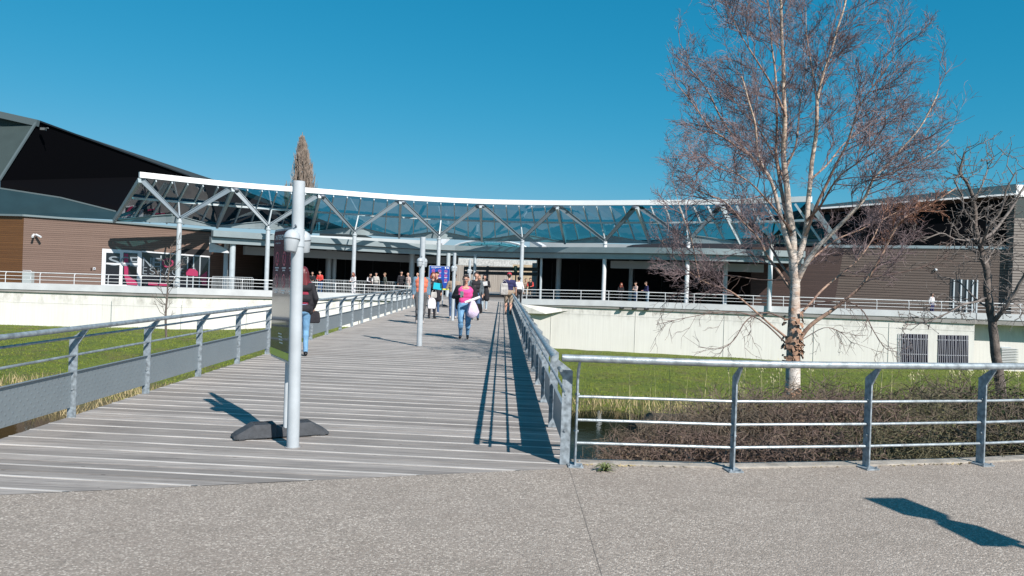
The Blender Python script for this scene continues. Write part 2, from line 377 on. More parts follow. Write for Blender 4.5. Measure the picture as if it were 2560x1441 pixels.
# ------------------------------------------------------------------ BRIDGE DECK
L1, L2 = pl(178, 1045), pl(800, 843); R1, R2 = pl(1412, 1163), pl(1287, 790)
def XL(Y): return L1.x+(L2.x-L1.x)*(Y-L1.y)/(L2.y-L1.y)
def XR(Y): return R1.x+(R2.x-R1.x)*(Y-R1.y)/(R2.y-R1.y)
YEND = 56.0; SK = -.066
dk = MB(); y = 3.2; k = 0; rnd = random.Random(3)
def deckrow(y0, y1, z0, z1, mi):
    # strip between y0 and y1 (measured at X=-2) running across the bridge
    q = []
    for yy in (y0, y1):
        xl, xr = -5.6, .8
        for _ in range(3):
            xl = XL(yy+SK*(xl+2))-.05; xr = XR(yy+SK*(xr+2))+.05
        q.append((Vector((xl, yy+SK*(xl+2), 0)), Vector((xr, yy+SK*(xr+2), 0))))
    a, b_ = q[0]; d, c_ = q[1]
    dk.prism([Vector((p.x, p.y, z0)) for p in (a, b_, c_, d)], (0, 0, z1-z0), mi)
while y < YEND:
    j = rnd.uniform(-.0015, .0015)
    deckrow(y, y+.138, -.05, -.001+j, 0); deckrow(y+.147, y+.285, -.05, -.001-j, 0); deckrow(y+.288, y+.311, -.05, .003, 1); y += .3165
o = dk.build('bridge_deck', [MATS['weathered_deck_boards'], grit])
bm = bmesh.new(); bm.from_mesh(o.data)
nrm = Vector((-(FE[-1]-FE[0]).y, (FE[-1]-FE[0]).x, 0)).normalized()
r_ = bmesh.ops.bisect_plane(bm, geom=bm.verts[:]+bm.edges[:]+bm.faces[:], plane_co=FE[0]+nrm*.004, plane_no=nrm, clear_inner=True)
bm.to_mesh(o.data); bm.free(); struct(o)
db = MB(); under = mat('bridge_beam_steel', (.16, .17, .18), .6, .3)
for X in (-.1, .35, .65, .9): 
    y0 = 7.1
    db.beam((XL(y0)*(1-X)+XR(y0)*X, y0, -.28), (XL(YEND)*(1-X)+XR(YEND)*X, YEND, -.28), .16, .4) if X > 0 else db.beam((XL(y0)+.25, y0, -.28), (XL(YEND)+.25, YEND, -.28), .16, .4)
for Y in (18, 30, 42):
    for X in (XL(Y)+.7, XR(Y)-.7): db.tube([(X, Y, -4.5), (X, Y, -.4)], .16, 12)
struct(db.build('bridge_beams', under))

# ------------------------------------------------------------------ RAILINGS
def post_mesh(face_in, depth=.088, th=.014, h=.78, bend=.17, ht=.93, plate=True):
    """flat bar standing across the railing, its top cranked to the walking side. local x along railing, y to the walking side"""
    mb = MB(); s = -depth/2; e = depth/2
    prof = [(s, 0), (e, 0), (e, h-.045), (.135+.016, ht-.012), (.135-.018, ht), (s, h+.015)]
    prof = [(y_*face_in, z) for y_, z in prof]
    mb.prism([Vector((-th/2, y_, z)) for y_, z in prof], (th, 0, 0))
    if plate:
        mb.box((0, 0, .006), (.13, .20, .012))
        for i in (-1, 1):
            for j in (-1, 1): mb.tube([(i*.045, j*.08, .01), (i*.045, j*.08, .028)], .01, 6)
    mb.tube([(-.02, .01*face_in, .30), (.02, .01*face_in, .30)], .012, 6); mb.tube([(-.02, .01*face_in, .62), (.02, .01*face_in, .62)], .010, 6)
    return mb
panel_m, pb, P, g = newm('dimpled_panel', .45); pb.inputs['Metallic'].default_value = .35
vor = N(panel_m, 'TexVoronoi'); vor.inputs['Scale'].default_value = 1; vor.inputs['Randomness'].default_value = 0
cx = N(panel_m, 'SeparateXYZ'); L(panel_m, P, cx.inputs[0]); cb = N(panel_m, 'CombineXYZ')
yy = math_(panel_m, 'DIVIDE', cx.outputs[1], .078); zz = math_(panel_m, 'DIVIDE', cx.outputs[2], .062)
rot = N(panel_m, 'VectorRotate'); rot.rotation_type = 'X_AXIS'; rot.inputs['Angle'].default_value = R(45)
L(panel_m, yy, cb.inputs[1]); L(panel_m, zz, cb.inputs[2]); L(panel_m, cb.outputs[0], rot.inputs[0]); L(panel_m, rot.outputs[0], vor.inputs['Vector'])
dot = math_(panel_m, 'LESS_THAN', vor.outputs['Distance'], .2)
L(panel_m, mixc(panel_m, math_(panel_m, 'MULTIPLY', noise_(panel_m, P, 3, 5, .6, .35, .7), .35), (.26, .305, .33), (.20, .24, .265)), pb.inputs['Base Color'])
bump_(panel_m, math_(panel_m, 'SMOOTH_MIN', vor.outputs['Distance'], .25, .1), .7, -.02)

def bridge_rail(name, label, xf, inward, y0, n, sp, kick=True):
    root = empty(name, (xf(y0), y0, 0), label, 'railing', 'railings along the bridge')
    me = None; pts = []
    ang = math.atan2(1, (xf(50)-xf(10))/40)
    for i in range(n):
        Y = y0+sp*i; X = xf(Y); pts.append(Vector((X, Y, 0)))
        if me is None: me = post_mesh(-inward, h=.80, ht=.935, plate=False).build('post', galv_post, root, local=True); me.rotation_euler.z = ang; src = me
        else: inst(src, root, Vector((X, Y, 0))-root.location, ang)
    off = Vector((inward*.135, 0, 0))
    a, b_ = pts[0]+Vector((0, -.25 if kick else 0, 0)), pts[-1]
    MB().tube([a+off+Vector((0, 0, .945)), b_+off+Vector((0, 0, .945))], .026, 12).build('handrail', galv, root, smooth=True)
    MB().tube([a+Vector((inward*.075, 0, .845)), b_+Vector((inward*.075, 0, .845))], .013, 8).build('rail', galv, root, smooth=True)
    MB().tube([a+Vector((inward*.03, 0, .655)), b_+Vector((inward*.03, 0, .655))], .013, 8).build('rail', galv, root, smooth=True)
    for p, q in zip(pts, pts[1:]):
        d = (q-p)*.012; z = .07
        mb = MB(); o_ = Vector((-inward*.004, 0, 0))
        mb.beam(p+d+o_+Vector((0, 0, .295)), q-d+o_+Vector((0, 0, .295)), .004, .37)
        mb.beam(p+d+o_+Vector((inward*.012, 0, .482)), q-d+o_+Vector((inward*.012, 0, .482)), .03, .005)
        mb.build('kick_panel', panel_m, root)
    return root
ys = L1.y
bridge_rail('bridge_railing', 'galvanised railing with dimpled kick panels on the left side of the boardwalk', XL, 1, ys-1.70*1, 28, 1.70)
bridge_rail('bridge_railing', 'galvanised railing on the right side of the boardwalk, casting bar shadows', XR, -1, R1.y+.02, 28, 1.70)

# front fence
root = empty('plaza_fence', fp[0], 'low galvanised fence with one thick handrail and three thin rails at the pavement edge', 'fence')
psrc = None; tops = []
for i, p in enumerate(fp):
    q = fp[min(i+1, len(fp)-1)]; pr = fp[max(i-1, 0)]; d = (q-pr); ang = math.atan2(d.y, d.x)
    if psrc is None:
        psrc = post_mesh(-1, h=.80, ht=.93).build('post', galv_post, root, local=True); psrc.rotation_euler.z = ang
    else: inst(psrc, root, p-root.location, ang)
    nrm2 = Vector((d.y, -d.x, 0)).normalized(); tops.append(p+nrm2*.15+Vector((0, 0, .945)))
st = tops[0]+(tops[0]-tops[1]).normalized()*.14
def dense(pts, k=6):
    out = []
    for i in range(len(pts)-1):
        p0 = pts[max(i-1, 0)]; p1 = pts[i]; p2 = pts[i+1]; p3 = pts[min(i+2, len(pts)-1)]
        for j in range(k):
            t = j/k; out.append(.5*((2*p1)+(p2-p0)*t+(2*p0-5*p1+4*p2-p3)*t*t+(-p0+3*p1-3*p2+p3)*t**3))
    out.append(pts[-1]); return out
MB().tube(dense([st]+tops, 4), .031, 14).build('handrail', galv, root, smooth=True)
for z in (.60, .397, .197):
    MB().tube([p+Vector((0, 0, z)) for p in fp], .0125, 8).build('rail', galv, root, smooth=True)

# ------------------------------------------------------------------ LAMP BOLLARDS
def lamp(base, topz, lean, hz_, rad, ang, label):
    root = empty('lamp_post', base, label, 'lamp post', 'slim lamp posts down the middle of the boardwalk')
    ax = Vector((lean, 0, 1)); f = lambda z: Vector(base)+ax*z
    mb = MB(); mb.tube([f(0), f(topz*.5), f(topz-.004), f(topz)], [rad, rad, rad, rad*.93], 24); mb.build('pole', pole_paint, root, smooth=True)
    col = MB(); col.tube([f(hz_-.075), f(hz_+.085)], rad*1.12, 24); col.build('bracket', pole_paint, root, smooth=True)
    for s in (-1, 1):
        c = f(hz_)+Vector((math.cos(ang), math.sin(ang), 0))*s*(rad+.032); h = MB()
        tilt = Matrix.Rotation(R(8)*-s, 3, Vector((-math.sin(ang), math.cos(ang), 0)))
        prof = [(.0, -.125), (.050, -.125), (.054, -.12), (.069, -.012), (.072, -.010)]+[(.072*math.cos(t*math.pi/16), .078*math.sin(t*math.pi/16)) for t in range(8)]+[(.001, .078)]
        hd = h.lathe(c, prof, 28, M=tilt).build('lamp_head', pole_paint, root, smooth=True)
        MB().lathe(c, [(.0725, -.014), (.0735, -.014), (.0735, -.008), (.0725, -.008)], 28, M=tilt).build('seam_ring', mat('seam_dark', (.12, .13, .14), .5), hd)
        MB().tube([f(hz_+.10)+Vector((0, -rad, 0)), f(hz_+.10)+Vector((0, -rad-.03, .015))], .009, 8).build('bolt', steel_dark, root) if s > 0 else None
    MB().lathe(base, [(rad*1.0, .0), (rad*1.25, .001), (rad*1.25, .006), (rad, .008)], 24).build('collar', mat('collar_grey', (.3, .3, .3), .6), root)
    return root
lb = [pl(732, 1119), pl(1048, 866), pl(1131, 802)]; lb.append(Vector((lb[2].x+.02, 38.5, 0)))
lamp(lb[0], 2.42, -.012, 1.90, .0555, R(72), 'nearest lamp post, tall grey pole in front of the edge-on signboard')
lamp(lb[1], 2.48, .0, 1.93, .062, R(66), 'second nearest lamp post, standing left of the woman in the pink top')
lamp(lb[2], 2.48, .0, 1.93, .060, R(66), 'third lamp post, in front of the person in the beige sweater')
lamp(lb[3], 2.46, .0, 1.93, .058, R(62), 'farthest lamp post, rising behind the heads in front of the passage')

# ------------------------------------------------------------------ SIGNBOARDS
poster = mat('dark_blue_poster', (.010, .016, .07), .10, coat=.35, spec=.45)
poster2 = mat('blue_poster', (.012, .055, .30), .3, coat=.6)
pinkc = mat('pink_print', (.62, .10, .16), .3); whitep = mat('white_print', (.8, .8, .8), .3); yellowp = mat('yellow_print', (.62, .66, .05), .3)
alu = mat('brushed_aluminium', (.62, .64, .66), .35, .6, var=.1, vscale=5)
def signboard(a, b_, z0, z1, th, label, post, gloss, legs):
    """a: near lower corner, b_: far lower corner (world XY). face looks to n"""
    a = Vector(a); b_ = Vector(b_); d = (b_-a); wd = d.length; d.normalize(); n = Vector((d.y, -d.x, 0))
    if n.dot(Vector((0, 0, 0))-a) < 0: n = -n
    root = empty('signboard', ((a+b_)/2), label, 'sign board', 'prohibition sign boards on the boardwalk')
    def fp_(s, z, off=0): return a+d*s*wd+Vector((0, 0, z0+(z1-z0)*z))+n*off
    rc = .07
    def rr(inset, off, n_=5):
        out = []; W, H_ = wd, z1-z0; r = max(rc-inset, .01)
        for cx_, cz_, a0 in ((W-inset-r, inset+r, -90), (W-inset-r, H_-inset-r, 0), (inset+r, H_-inset-r, 90), (inset+r, inset+r, 180)):
            for i in range(n_+1):
                t = R(a0+90*i/n_); out.append(a+d*(cx_+r*math.cos(t))+Vector((0, 0, z0+cz_+r*math.sin(t)))+n*off)
        return out
    MB().prism(rr(0, -th), n*th).build('frame', alu, root, bev=.004)
    MB().prism(rr(.022, .001), n*.003).build('poster', poster if gloss else poster2, root)
    P_ = root.children[-1]
    # n points to viewer; reading direction runs so that x grows to the viewer's right
    right = Vector((-n.y, n.x, 0)) if True else d
    right = Vector((n.y*-1, n.x, 0)); flip = right.dot(d) < 0
    def q(s, z, off=.0055): return fp_(1-s if flip else s, z, off)
    def disc(s, z, rx, rz_, m_, off, ring=0):
        mb = MB(); c = q(s, z, off); k = 20
        pts = [c+right*rx*math.cos(2*math.pi*i/k)+Vector((0, 0, rz_*math.sin(2*math.pi*i/k))) for i in range(k)]
        mb.prism(pts, n*.001); return mb.build('pictogram', m_, P_)
    H_ = z1-z0
    text('lettering', 'INTERDITS', whitep, q(.10, .915), right, (0, 0, 1), .050*H_/1.3, wd*.46, P_, bold=.02)
    text('lettering', 'FORBIDDEN', whitep, q(.10, .885), right, (0, 0, 1), .016*H_/1.3, wd*.22, P_)
    for i, (s, z) in enumerate([(x_, z_) for z_ in ((.79, .60, .41) if not gloss else (.77, .60)) for x_ in (.2, .5, .8)]):
        disc(s, z, .07*wd, .055*H_, pinkc, .0045); disc(s, z, .05*wd, .04*H_, poster2 if not gloss else poster, .0058)
        mb = MB(); mb.beam(q(s-.035, z+.025, .0075), q(s+.035, z-.025, .0075), .001, .012*H_, 0, up=n.cross(right)); mb.build('pictogram', pinkc, P_)
        mb = MB()
        for w_, dz in ((.16, .075), (.10, .093)): mb.prism([q(s-w_/2, z-dz), q(s+w_/2, z-dz), q(s+w_/2, z-dz+.009), q(s-w_/2, z-dz+.009)], n*.001)
        mb.build('caption', whitep, P_)
    for s in (.78, .90):
        mb = MB(); mb.prism([q(s-.03, .90), q(s+.03, .90), q(s+.035, .93), q(s+.01, .955), q(s-.03, .95)], n*.001); mb.build('pictogram', whitep, P_)
    mb = MB(); mb.prism([q(.028, .022), q(.972, .022), q(.972, .075), q(.028, .075)], n*.0015); mb.build('yellow_band', yellowp, P_)
    if gloss:
        mb = MB()
        for i in range(4): mb.prism([q(.42-.02*i, .13+.022*i), q(.56-.02*i, .13+.022*i), q(.56-.02*i, .138+.022*i), q(.42-.02*i, .138+.022*i)], n*.001)
        mb.build('caption', whitep, P_)
    for s in legs:
        p = a+d*wd*s-n*(th*.5+.0); MB().tube([(p.x, p.y, .06), (p.x, p.y, z0+.05)], .024, 14).build('leg', pole_paint, root, smooth=True)
    return root, d, n, wd
a = at(734, 908, 7.25); bfar = at(675, 890, 8.05)
root, d, n, wd = signboard((a.x, a.y, 0), (bfar.x, bfar.y, 0), .72, 2.02, .05, 'grey framed glossy board headed INTERDITS, seen edge-on beside the nearest lamp post', 0, True, (.33,))
def foot(root, c, axis, ln, wdt, h):
    axis = Vector(axis).normalized(); s = Vector((-axis.y, axis.x, 0)); c = Vector(c); mb = MB()
    X = [-.5, -.49, -.34, -.06, -.06, .06, .06, .34, .49, .5]
    def sec(t, hh, w_): return [c+axis*t*ln+s*w_*wdt/2*k+Vector((0, 0, zz)) for k, zz in ((-1, .012), (1, .012), (.72, hh), (-.72, hh))]
    secs = [(-.5, .03, .8), (-.47, .05, .92), (-.30, h, 1), (-.07, h, 1), (-.065, h*.72, .9), (.065, h*.72, .9), (.07, h, 1), (.30, h, 1), (.47, .05, .92), (.5, .03, .8)]
    vs = []; 
    for t, hh, w_ in secs: vs += sec(t, hh, w_)
    k = len(secs); fs = [(4*i+j, 4*i+(j+1) % 4, 4*i+4+(j+1) % 4, 4*i+4+j) for i in range(k-1) for j in range(4)]+[(3, 2, 1, 0), (4*k-4, 4*k-3, 4*k-2, 4*k-1)]
    mb.add(vs, fs)
    for t in (-.42, -.2, .2, .42):
        for e_ in (-.4, .4): mb.box(c+axis*t*ln+s*e_*wdt+Vector((0, 0, .007)), (.06, .03, .014), rz=math.atan2(axis.y, axis.x))
    fo = mb.build('rubber_foot', rubber, root, bev=.006)
    mb = MB()
    for t in (-.26, -.20, -.14, .15, .22, .28):
        for e_ in (-.22, .05, .22): mb.box(c+axis*t*ln+s*e_*wdt+Vector((0, 0, h+.0005)), (.045, .012, .003), rz=math.atan2(axis.y, axis.x))
    mb.build('slot', mat('slot_black', (.008, .008, .01), .9), fo)
fc = pl(690, 1098); foot(root, (fc.x+.0, fc.y+.15, 0), (pl(790, 1098)-pl(575, 1112)), .90, .26, .135)
s2 = at(1072, 700, 40.0); s3 = at(1124, 700, 41.0)
root2, _, _, _ = signboard((s3.x, s3.y, 0), (s2.x, s2.y, 0), .86, 2.13, .05, 'blue board with rows of pink circles behind the crowd on the boardwalk', 0, False, (.3, .7))
foot(root2, ((s2.x+s3.x)/2, 40.6, 0), (1, .02, 0), 1.1, .3, .13)
root2.location.z += .02

# board casting the double shadow on the pavement, outside the frame to the right
sh1 = pl(2160, 1246); sh2 = pl(2560, 1368)
hh = 2.35; L_ = hh/math.tan(EL)
def uns(p, h): return Vector((p.x, p.y, 0))+Vector((SUNV.x, SUNV.y, 0))*(h/math.tan(EL))+Vector((0, 0, h))
root = empty('direction_sign', uns(pl(2640, 1390), 0), 'sign post with two pointed boards just outside the right edge', 'sign post')
bp_ = uns(pl(2640, 1390), 2.3); MB().tube([(bp_.x, bp_.y, 0), (bp_.x, bp_.y, 2.7)], .04, 12).build('post', pole_paint, root)
def board(px_list, h, nm):
    pts = [pl(x, y) for x, y in px_list]; mid_y = sum(p.y for p in pts)/len(pts)
    # a tilted plate whose cast shadow has this outline
    w_ = [uns(p, h+(p.y-mid_y)*.9) for p in pts]; MB().prism(w_, (0, .0, .012)).build(nm, alu, root)
board([(2160, 1246), (2262, 1246), (2372, 1289), (2374, 1300), (2330, 1300), (2262, 1288)], 2.4, 'arm_board')
board([(2345, 1312), (2340, 1300), (2374, 1300), (2450, 1316), (2560, 1357), (2520, 1368), (2455, 1366)], 2.2, 'arm_board')

#MARK-BUILDINGS
# ------------------------------------------------------------------ TERRACE, CURB, RETAINING WALL
CB = [(-1400, 661, 43), (-250, 698, 48.3), (0, 706, 49), (255, 713.5, 49.5), (443, 719, 49.6), (700, 727.5, 52.5), (900, 735, 55.2), (1060, 741, 56.3), (1290, 747, 57.4), (1400, 749, 56.7), (1503, 751, 56.1), (1708, 758, 55.0), (1933, 766, 53.8), (2100, 771.5, 52.9), (2300, 778, 51.9), (2440, 782.5, 51.2), (2443, 783, 51.3), (2700, 792, 50.2), (3000, 802, 49)]
CP = [at(*c_) for c_ in CB]
iL = 7; iR = 8      # bridge joins between these
ter = MB()
poly = [Vector((p.x, p.y+.05, -.3)) for p in CP]+[Vector((60, 110, -.3)), Vector((-80, 110, -.3))]
ter.prism(poly, (0, 0, .3)); struct(ter.build('terrace_floor', mat('terrace_paving', (.26, .25, .24), .85, var=.2, vscale=1)))
bdk = MB(); bdk.prism([Vector((XL(55), 54.5, -.25)), Vector((XR(55)+.1, 54.5, -.25)), Vector((XR(55)+.1, 58.5, -.25)), Vector((XL(55), 58.5, -.25))], (0, 0, .252)); struct(bdk.build('bridge_landing', MATS['terrace_paving']))
def inoff(p, q, t): 
    d = (q-p).normalized(); return Vector((-d.y, d.x, 0))*t
def curb(idx, name, label):
    root = empty(name, CP[idx[0]], label, 'retaining wall', 'white retaining walls under the terrace')
    c_ = MB(); wl = MB()
    for i, j in zip(idx, idx[1:]):
        p, q = CP[i].copy(), CP[j].copy()
        n = inoff(p, q, 1); vs = []
        for pt in (p, q):
            vs += [Vector((pt.x, pt.y, pt.z-.42)), Vector((pt.x, pt.y, pt.z)), Vector((pt.x, pt.y, pt.z))+n*.35, Vector((pt.x, pt.y, pt.z-.42))+n*.35]
        c_.add(vs, [(0, 1, 5, 4), (1, 2, 6, 5), (2, 3, 7, 6), (3, 0, 4, 7), (0, 3, 2, 1), (4, 5, 6, 7)])
        vs = []
        for pt in (p, q):
            a_ = Vector((pt.x, pt.y, pt.z-.42))+n*.16; vs += [Vector((a_.x, a_.y, -5)), a_, a_+n*.4, Vector((a_.x, a_.y, -5))+n*.4]
        wl.add(vs, [(0, 1, 5, 4), (1, 2, 6, 5), (2, 3, 7, 6), (3, 0, 4, 7), (0, 3, 2, 1), (4, 5, 6, 7)])
    c_.build('curb', curb_m, root); wp = wl.build('wall', MATS['white_concrete_wall'], root)
    return root, wp
rl, wl_ = curb(list(range(0, iL+1)), 'retaining_wall', 'white stained retaining wall below the terrace, left of the boardwalk')
rr_, wr_ = curb(list(range(iR, 16)), 'retaining_wall', 'white ribbed retaining wall with two barred openings, right of the boardwalk')
re_, we_ = curb([16, 17, 18], 'retaining_wall', 'recessed shaded wall bay with a louvre at the far right under the terrace')
we_.location.y += .9
# joints of the concrete wall
jm = mat('concrete_joint', (.56, .55, .53), .9)
jn = MB()
for i in range(0, iL): p, q = CP[i], CP[i+1]; n = inoff(p, q, 1); jn.beam(Vector((p.x, p.y, -.95))+n*.155, Vector((q.x, q.y, -.95))+n*.155, .012, .025)
for px in (-60, 100, 278, 455, 620): p = at(px, 740, 49.3+max(0, px-443)*.011); jn.beam((p.x, p.y+.14, -.5), (p.x, p.y+.14, -3.4), .02, .02, up=Vector((0, 1, 0)))
jn.build('joint', jm, rl)
jn = MB()
for i in range(iR, 15): p, q = CP[i], CP[i+1]; n = inoff(p, q, 1); jn.beam(Vector((p.x, p.y, -.78))+n*.153, Vector((q.x, q.y, -.78))+n*.153, .012, .022)
for px in (1380, 1592, 1815, 2040, 2228): 
    k = [i for i in range(iR, 15) if CB[i][0] <= px][-1]; t = (px-CB[k][0])/(CB[k+1][0]-CB[k][0]); p = CP[k].lerp(CP[k+1], t)
    jn.beam((p.x, p.y+.14, -.45), (p.x, p.y+.14, -3.7), .02, .02, up=Vector((0, 1, 0)))
jn.build('joint', jm, rr_)
# concrete lip on the right, ahead of the wall beside the bridge
lip = MB(); q0, q1 = CP[8], CP[9]
lip.prism([Vector((q0.x+.3, q0.y-.06, -.2)), Vector((q0.x+.3, q0.y-.06, -.88)), Vector((q1.x-1.0, q1.y-.05, -.85)), Vector((q1.x+.9, q1.y+.02, -.5))], (0, .25, 0)); lip.build('wall_lip', MATS['white_concrete_wall'], rr_)
# window grilles and louvre
gp0, gp1 = CP[14], CP[15]; gn = .16
bars_m = mat('pale_bars', (.42, .42, .47), .5, .1)
def wp(px, py, off=0): return onwall(px, py, Vector((gp0.x, gp0.y+.16, 0)), Vector((gp1.x, gp1.y+.16, 0)), off)
for gi, (x0, x1, y0, y1) in enumerate([(2243, 2320, 835, 924), (2344, 2421, 838, 932)]):
    groot = empty('window_grille', wp(x0, y1), ['left barred opening in the white wall', 'right barred opening in the white wall'][gi], 'window grille', 'barred openings in the white wall')
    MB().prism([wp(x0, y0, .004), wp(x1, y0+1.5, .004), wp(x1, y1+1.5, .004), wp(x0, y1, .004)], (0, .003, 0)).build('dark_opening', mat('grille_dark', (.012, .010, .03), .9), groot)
    rg = random.Random(5+gi)
    for k in range(17):
        t = (k+.5)/17; xx = x0+(x1-x0)*t; e = rg.uniform(-2.2, 2.2)
        MB().beam(wp(xx+e, y0-1+t*1.5, .05), wp(xx-e, y1+2+t*1.5, .05), .022, .03, up=Vector((0, 1, 0))).build('bar', bars_m, groot)
    for yy in (y0+12, y0+50, y1-10): MB().beam(wp(x0, yy, .028), wp(x1, yy+1.5, .028), .02, .045).build('crossbar', bars_m, groot)
lv = empty('wall_louvre', at(2525, 895, 51.6), 'grey slatted ventilation louvre in the shaded wall at far right', 'louvre')
MB().box(at(2525, 895, 51.9), (1.25, .06, 1.42)).build('frame', steel_grey, lv)
mb = MB()
for k in range(12):
    c_ = at(2525, 872+k*4.1, 51.8); mb.box(c_, (1.1, .02, .075), M=Matrix.Rotation(R(-40), 3, 'X'))
mb.build('slats', mat('louvre_grey', (.36, .38, .38), .5), lv)
# three small dark floodlights under the curb, right
for px, py, nm in ((1555, 770, 'left'), (1587, 771.5, 'middle'), (1617, 772.5, 'right')):
    k = 10; t = (px-1503)/205; p = CP[10].lerp(CP[11], t)
    z = at(px, py, p.y).z; o = empty('wall_spotlight', (p.x, p.y-.05, z), nm+' of three small black spotlights tucked under the terrace curb', 'spotlight', 'small black spotlights under the curb')
    mb = MB(); mb.box((p.x, p.y-.02, z+.05), (.08, .14, .06)); mb.build('bracket', steel_dark, o); mb = MB(); mb.box((p.x, p.y-.12, z-.02), (.34, .16, .11)); mb.build('housing', mat('spot_black', (.01, .01, .012), .5), o, bev=.01)

# terrace railings
def terrace_rail(idx, name, label, spc, tpx):
    pts = [CP[i] for i in idx]; root = empty(name, pts[0], label, 'railing', 'white railings along the terrace edge')
    segl = []; 
    up = Vector((0, 0, 1)); tot = 0
    inn = [Vector((0, .16, 0))]*len(pts)
    line = [p+Vector((0, .15, 0)) for p in pts]
    MB().tube([p+up*.67+Vector((0, .10, 0)) for p in line], .028, 8).build('handrail', white_paint, root, smooth=True)
    for z in (.44, .22): MB().tube([p+up*z for p in line], .018, 6).build('rail', white_paint, root, smooth=True)
    src = None; acc = 0; nxt = spc*.4
    for a_, b_ in zip(line, line[1:]):
        l = (b_-a_).length
        while nxt <= acc+l:
            p = a_.lerp(b_, (nxt-acc)/l)
            if src is None:
                mb = MB(); mb.tube([Vector((0, 0, 0)), Vector((0, 0, .50)), Vector((0, .03, .60)), Vector((0, .10, .66))], .022, 8)
                src = mb.build('post', white_paint, root, local=True, smooth=True); src.location = p-root.location
            else: inst(src, root, p-root.location)
            nxt += spc
        acc += l
    return root
terrace_rail(range(0, iL+1), 'terrace_railing', 'white three-bar railing on the terrace edge left of the boardwalk', 2.08, 0)
terrace_rail(range(iR, 16), 'terrace_railing', 'white three-bar railing on the terrace edge right of the boardwalk', 2.0, 0)
terrace_rail([16, 17, 18], 'terrace_railing', 'short white railing above the shaded louvre bay at far right', 1.9, 0)

# ------------------------------------------------------------------ GLASS CANOPY
TT = [(350, 430), (583, 455), (800, 472), (1002, 488), (1202, 498), (1394, 501.3), (1593, 500.6), (1806, 498.5), (2027, 490.5)]
RR = [(285, 548), (542, 563), (777, 578), (998, 589), (1205, 598), (1413, 603), (1626, 604), (1853, 604), (2098, 602)]
ZT, ZR = 7.66, 4.77
Tp = [pl(x, y, ZT) for x, y in TT]; Rp = [pl(x, y, ZR) for x, y in RR]
def cr_(P_, t):
    n_ = len(P_)-1; i = min(int(t), n_-1); u = t-i
    p1, p2 = P_[i], P_[i+1]; p0 = P_[i-1] if i > 0 else 2*p1-p2; p3 = P_[i+2] if i+2 <= n_ else 2*p2-p1
    return .5*((2*p1)+(p2-p0)*u+(2*p0-5*p1+4*p2-p3)*u*u+(-p0+3*p1-3*p2+p3)*u**3)
NODE = []
Cc = Vector((-2.06, 38.2, 0))
for k in range(-4, 4):
    th = R(7.0+16.4*k); nd = Vector((Cc.x+22.7*math.sin(th), Cc.y+22.7*math.cos(th), 4.72))
    if k == 3: q = 53.75/nd.y; nd = Vector((nd.x*q, nd.y*q, HC+(nd.z-HC)*q))
    NODE.append(nd)
strut_m = mat('strut_paint', (.17, .21, .24), .45, .1)
can = empty('glass_canopy', Vector((NODE[3].x, NODE[3].y, 0)), 'long curved blue glass canopy on columns with V-shaped struts over the terrace', 'canopy')
MIDF = .42
rise = 7.25
def gtop(t): p = cr_(Tp, t).copy(); p.z = rise+.02; return p
def grear(t): return cr_(Rp, t)
def gmid(t): return gtop(t).lerp(grear(t), MIDF)
NP = 48
# gutter / bright fascia
mb = MB(); prev = None
for i in range(NP+1):
    t = 8*i/NP; p = cr_(Tp, t); q = (cr_(Tp, min(8, t+.05))-cr_(Tp, max(0, t-.05))).normalized(); n = Vector((-q.y, q.x, 0))
    sec = [Vector((p.x, p.y, ZT)), Vector((p.x, p.y, ZT-.36)), Vector((p.x, p.y, ZT-.36))+n*.30, Vector((p.x, p.y, ZT))+n*.30]
    if prev: mb.add(prev+sec, [(0, 4, 5, 1), (1, 5, 6, 2), (2, 6, 7, 3), (3, 7, 4, 0)]+([(0, 1, 2, 3)] if i == 1 else [])+([(7, 6, 5, 4)] if i == NP else []))
    prev = sec
mb.build('gutter', bright_edge, can)
# glass rows
for row in range(2):
    mb = MB()
    for i in range(NP):
        t0, t1 = 8*i/NP, 8*(i+1)/NP
        A = [gtop(t0), gtop(t1), gmid(t1), gmid(t0)] if row == 0 else [gmid(t0), gmid(t1), grear(t1), grear(t0)]
        mb.add(A, [(0, 1, 2, 3)])
    mb.build('glazing', canopy_glass, can)
# glazing bars, each a part
for i in range(NP+1):
    t = 8*i/NP; main = (i % 6 == 0); end = i in (0, NP)
    a_, b_ = gtop(t), grear(t); dn = Vector((0, 0, -.09 if not main else -.16))
    mb = MB(); mb.beam(a_+dn, b_+dn, .20 if main else .07, .32 if main else .14, w2=.16 if main else .07, h2=.26 if main else .14)
    mb.build('main_rib' if main else 'glazing_bar', steel_grey if not end else fascia_m, can)
mb = MB()
for i in range(NP): mb.beam(gmid(8*i/NP)+Vector((0, 0, -.14)), gmid(8*(i+1)/NP)+Vector((0, 0, -.14)), .17, .14)
mb.build('purlin', steel_grey, can)
mb = MB()
for i in range(NP): mb.beam(grear(8*i/NP)+Vector((0, 0, .02)), grear(8*(i+1)/NP)+Vector((0, 0, .02)), .10, .16)
mb.build('eaves_beam', steel_dark, can)
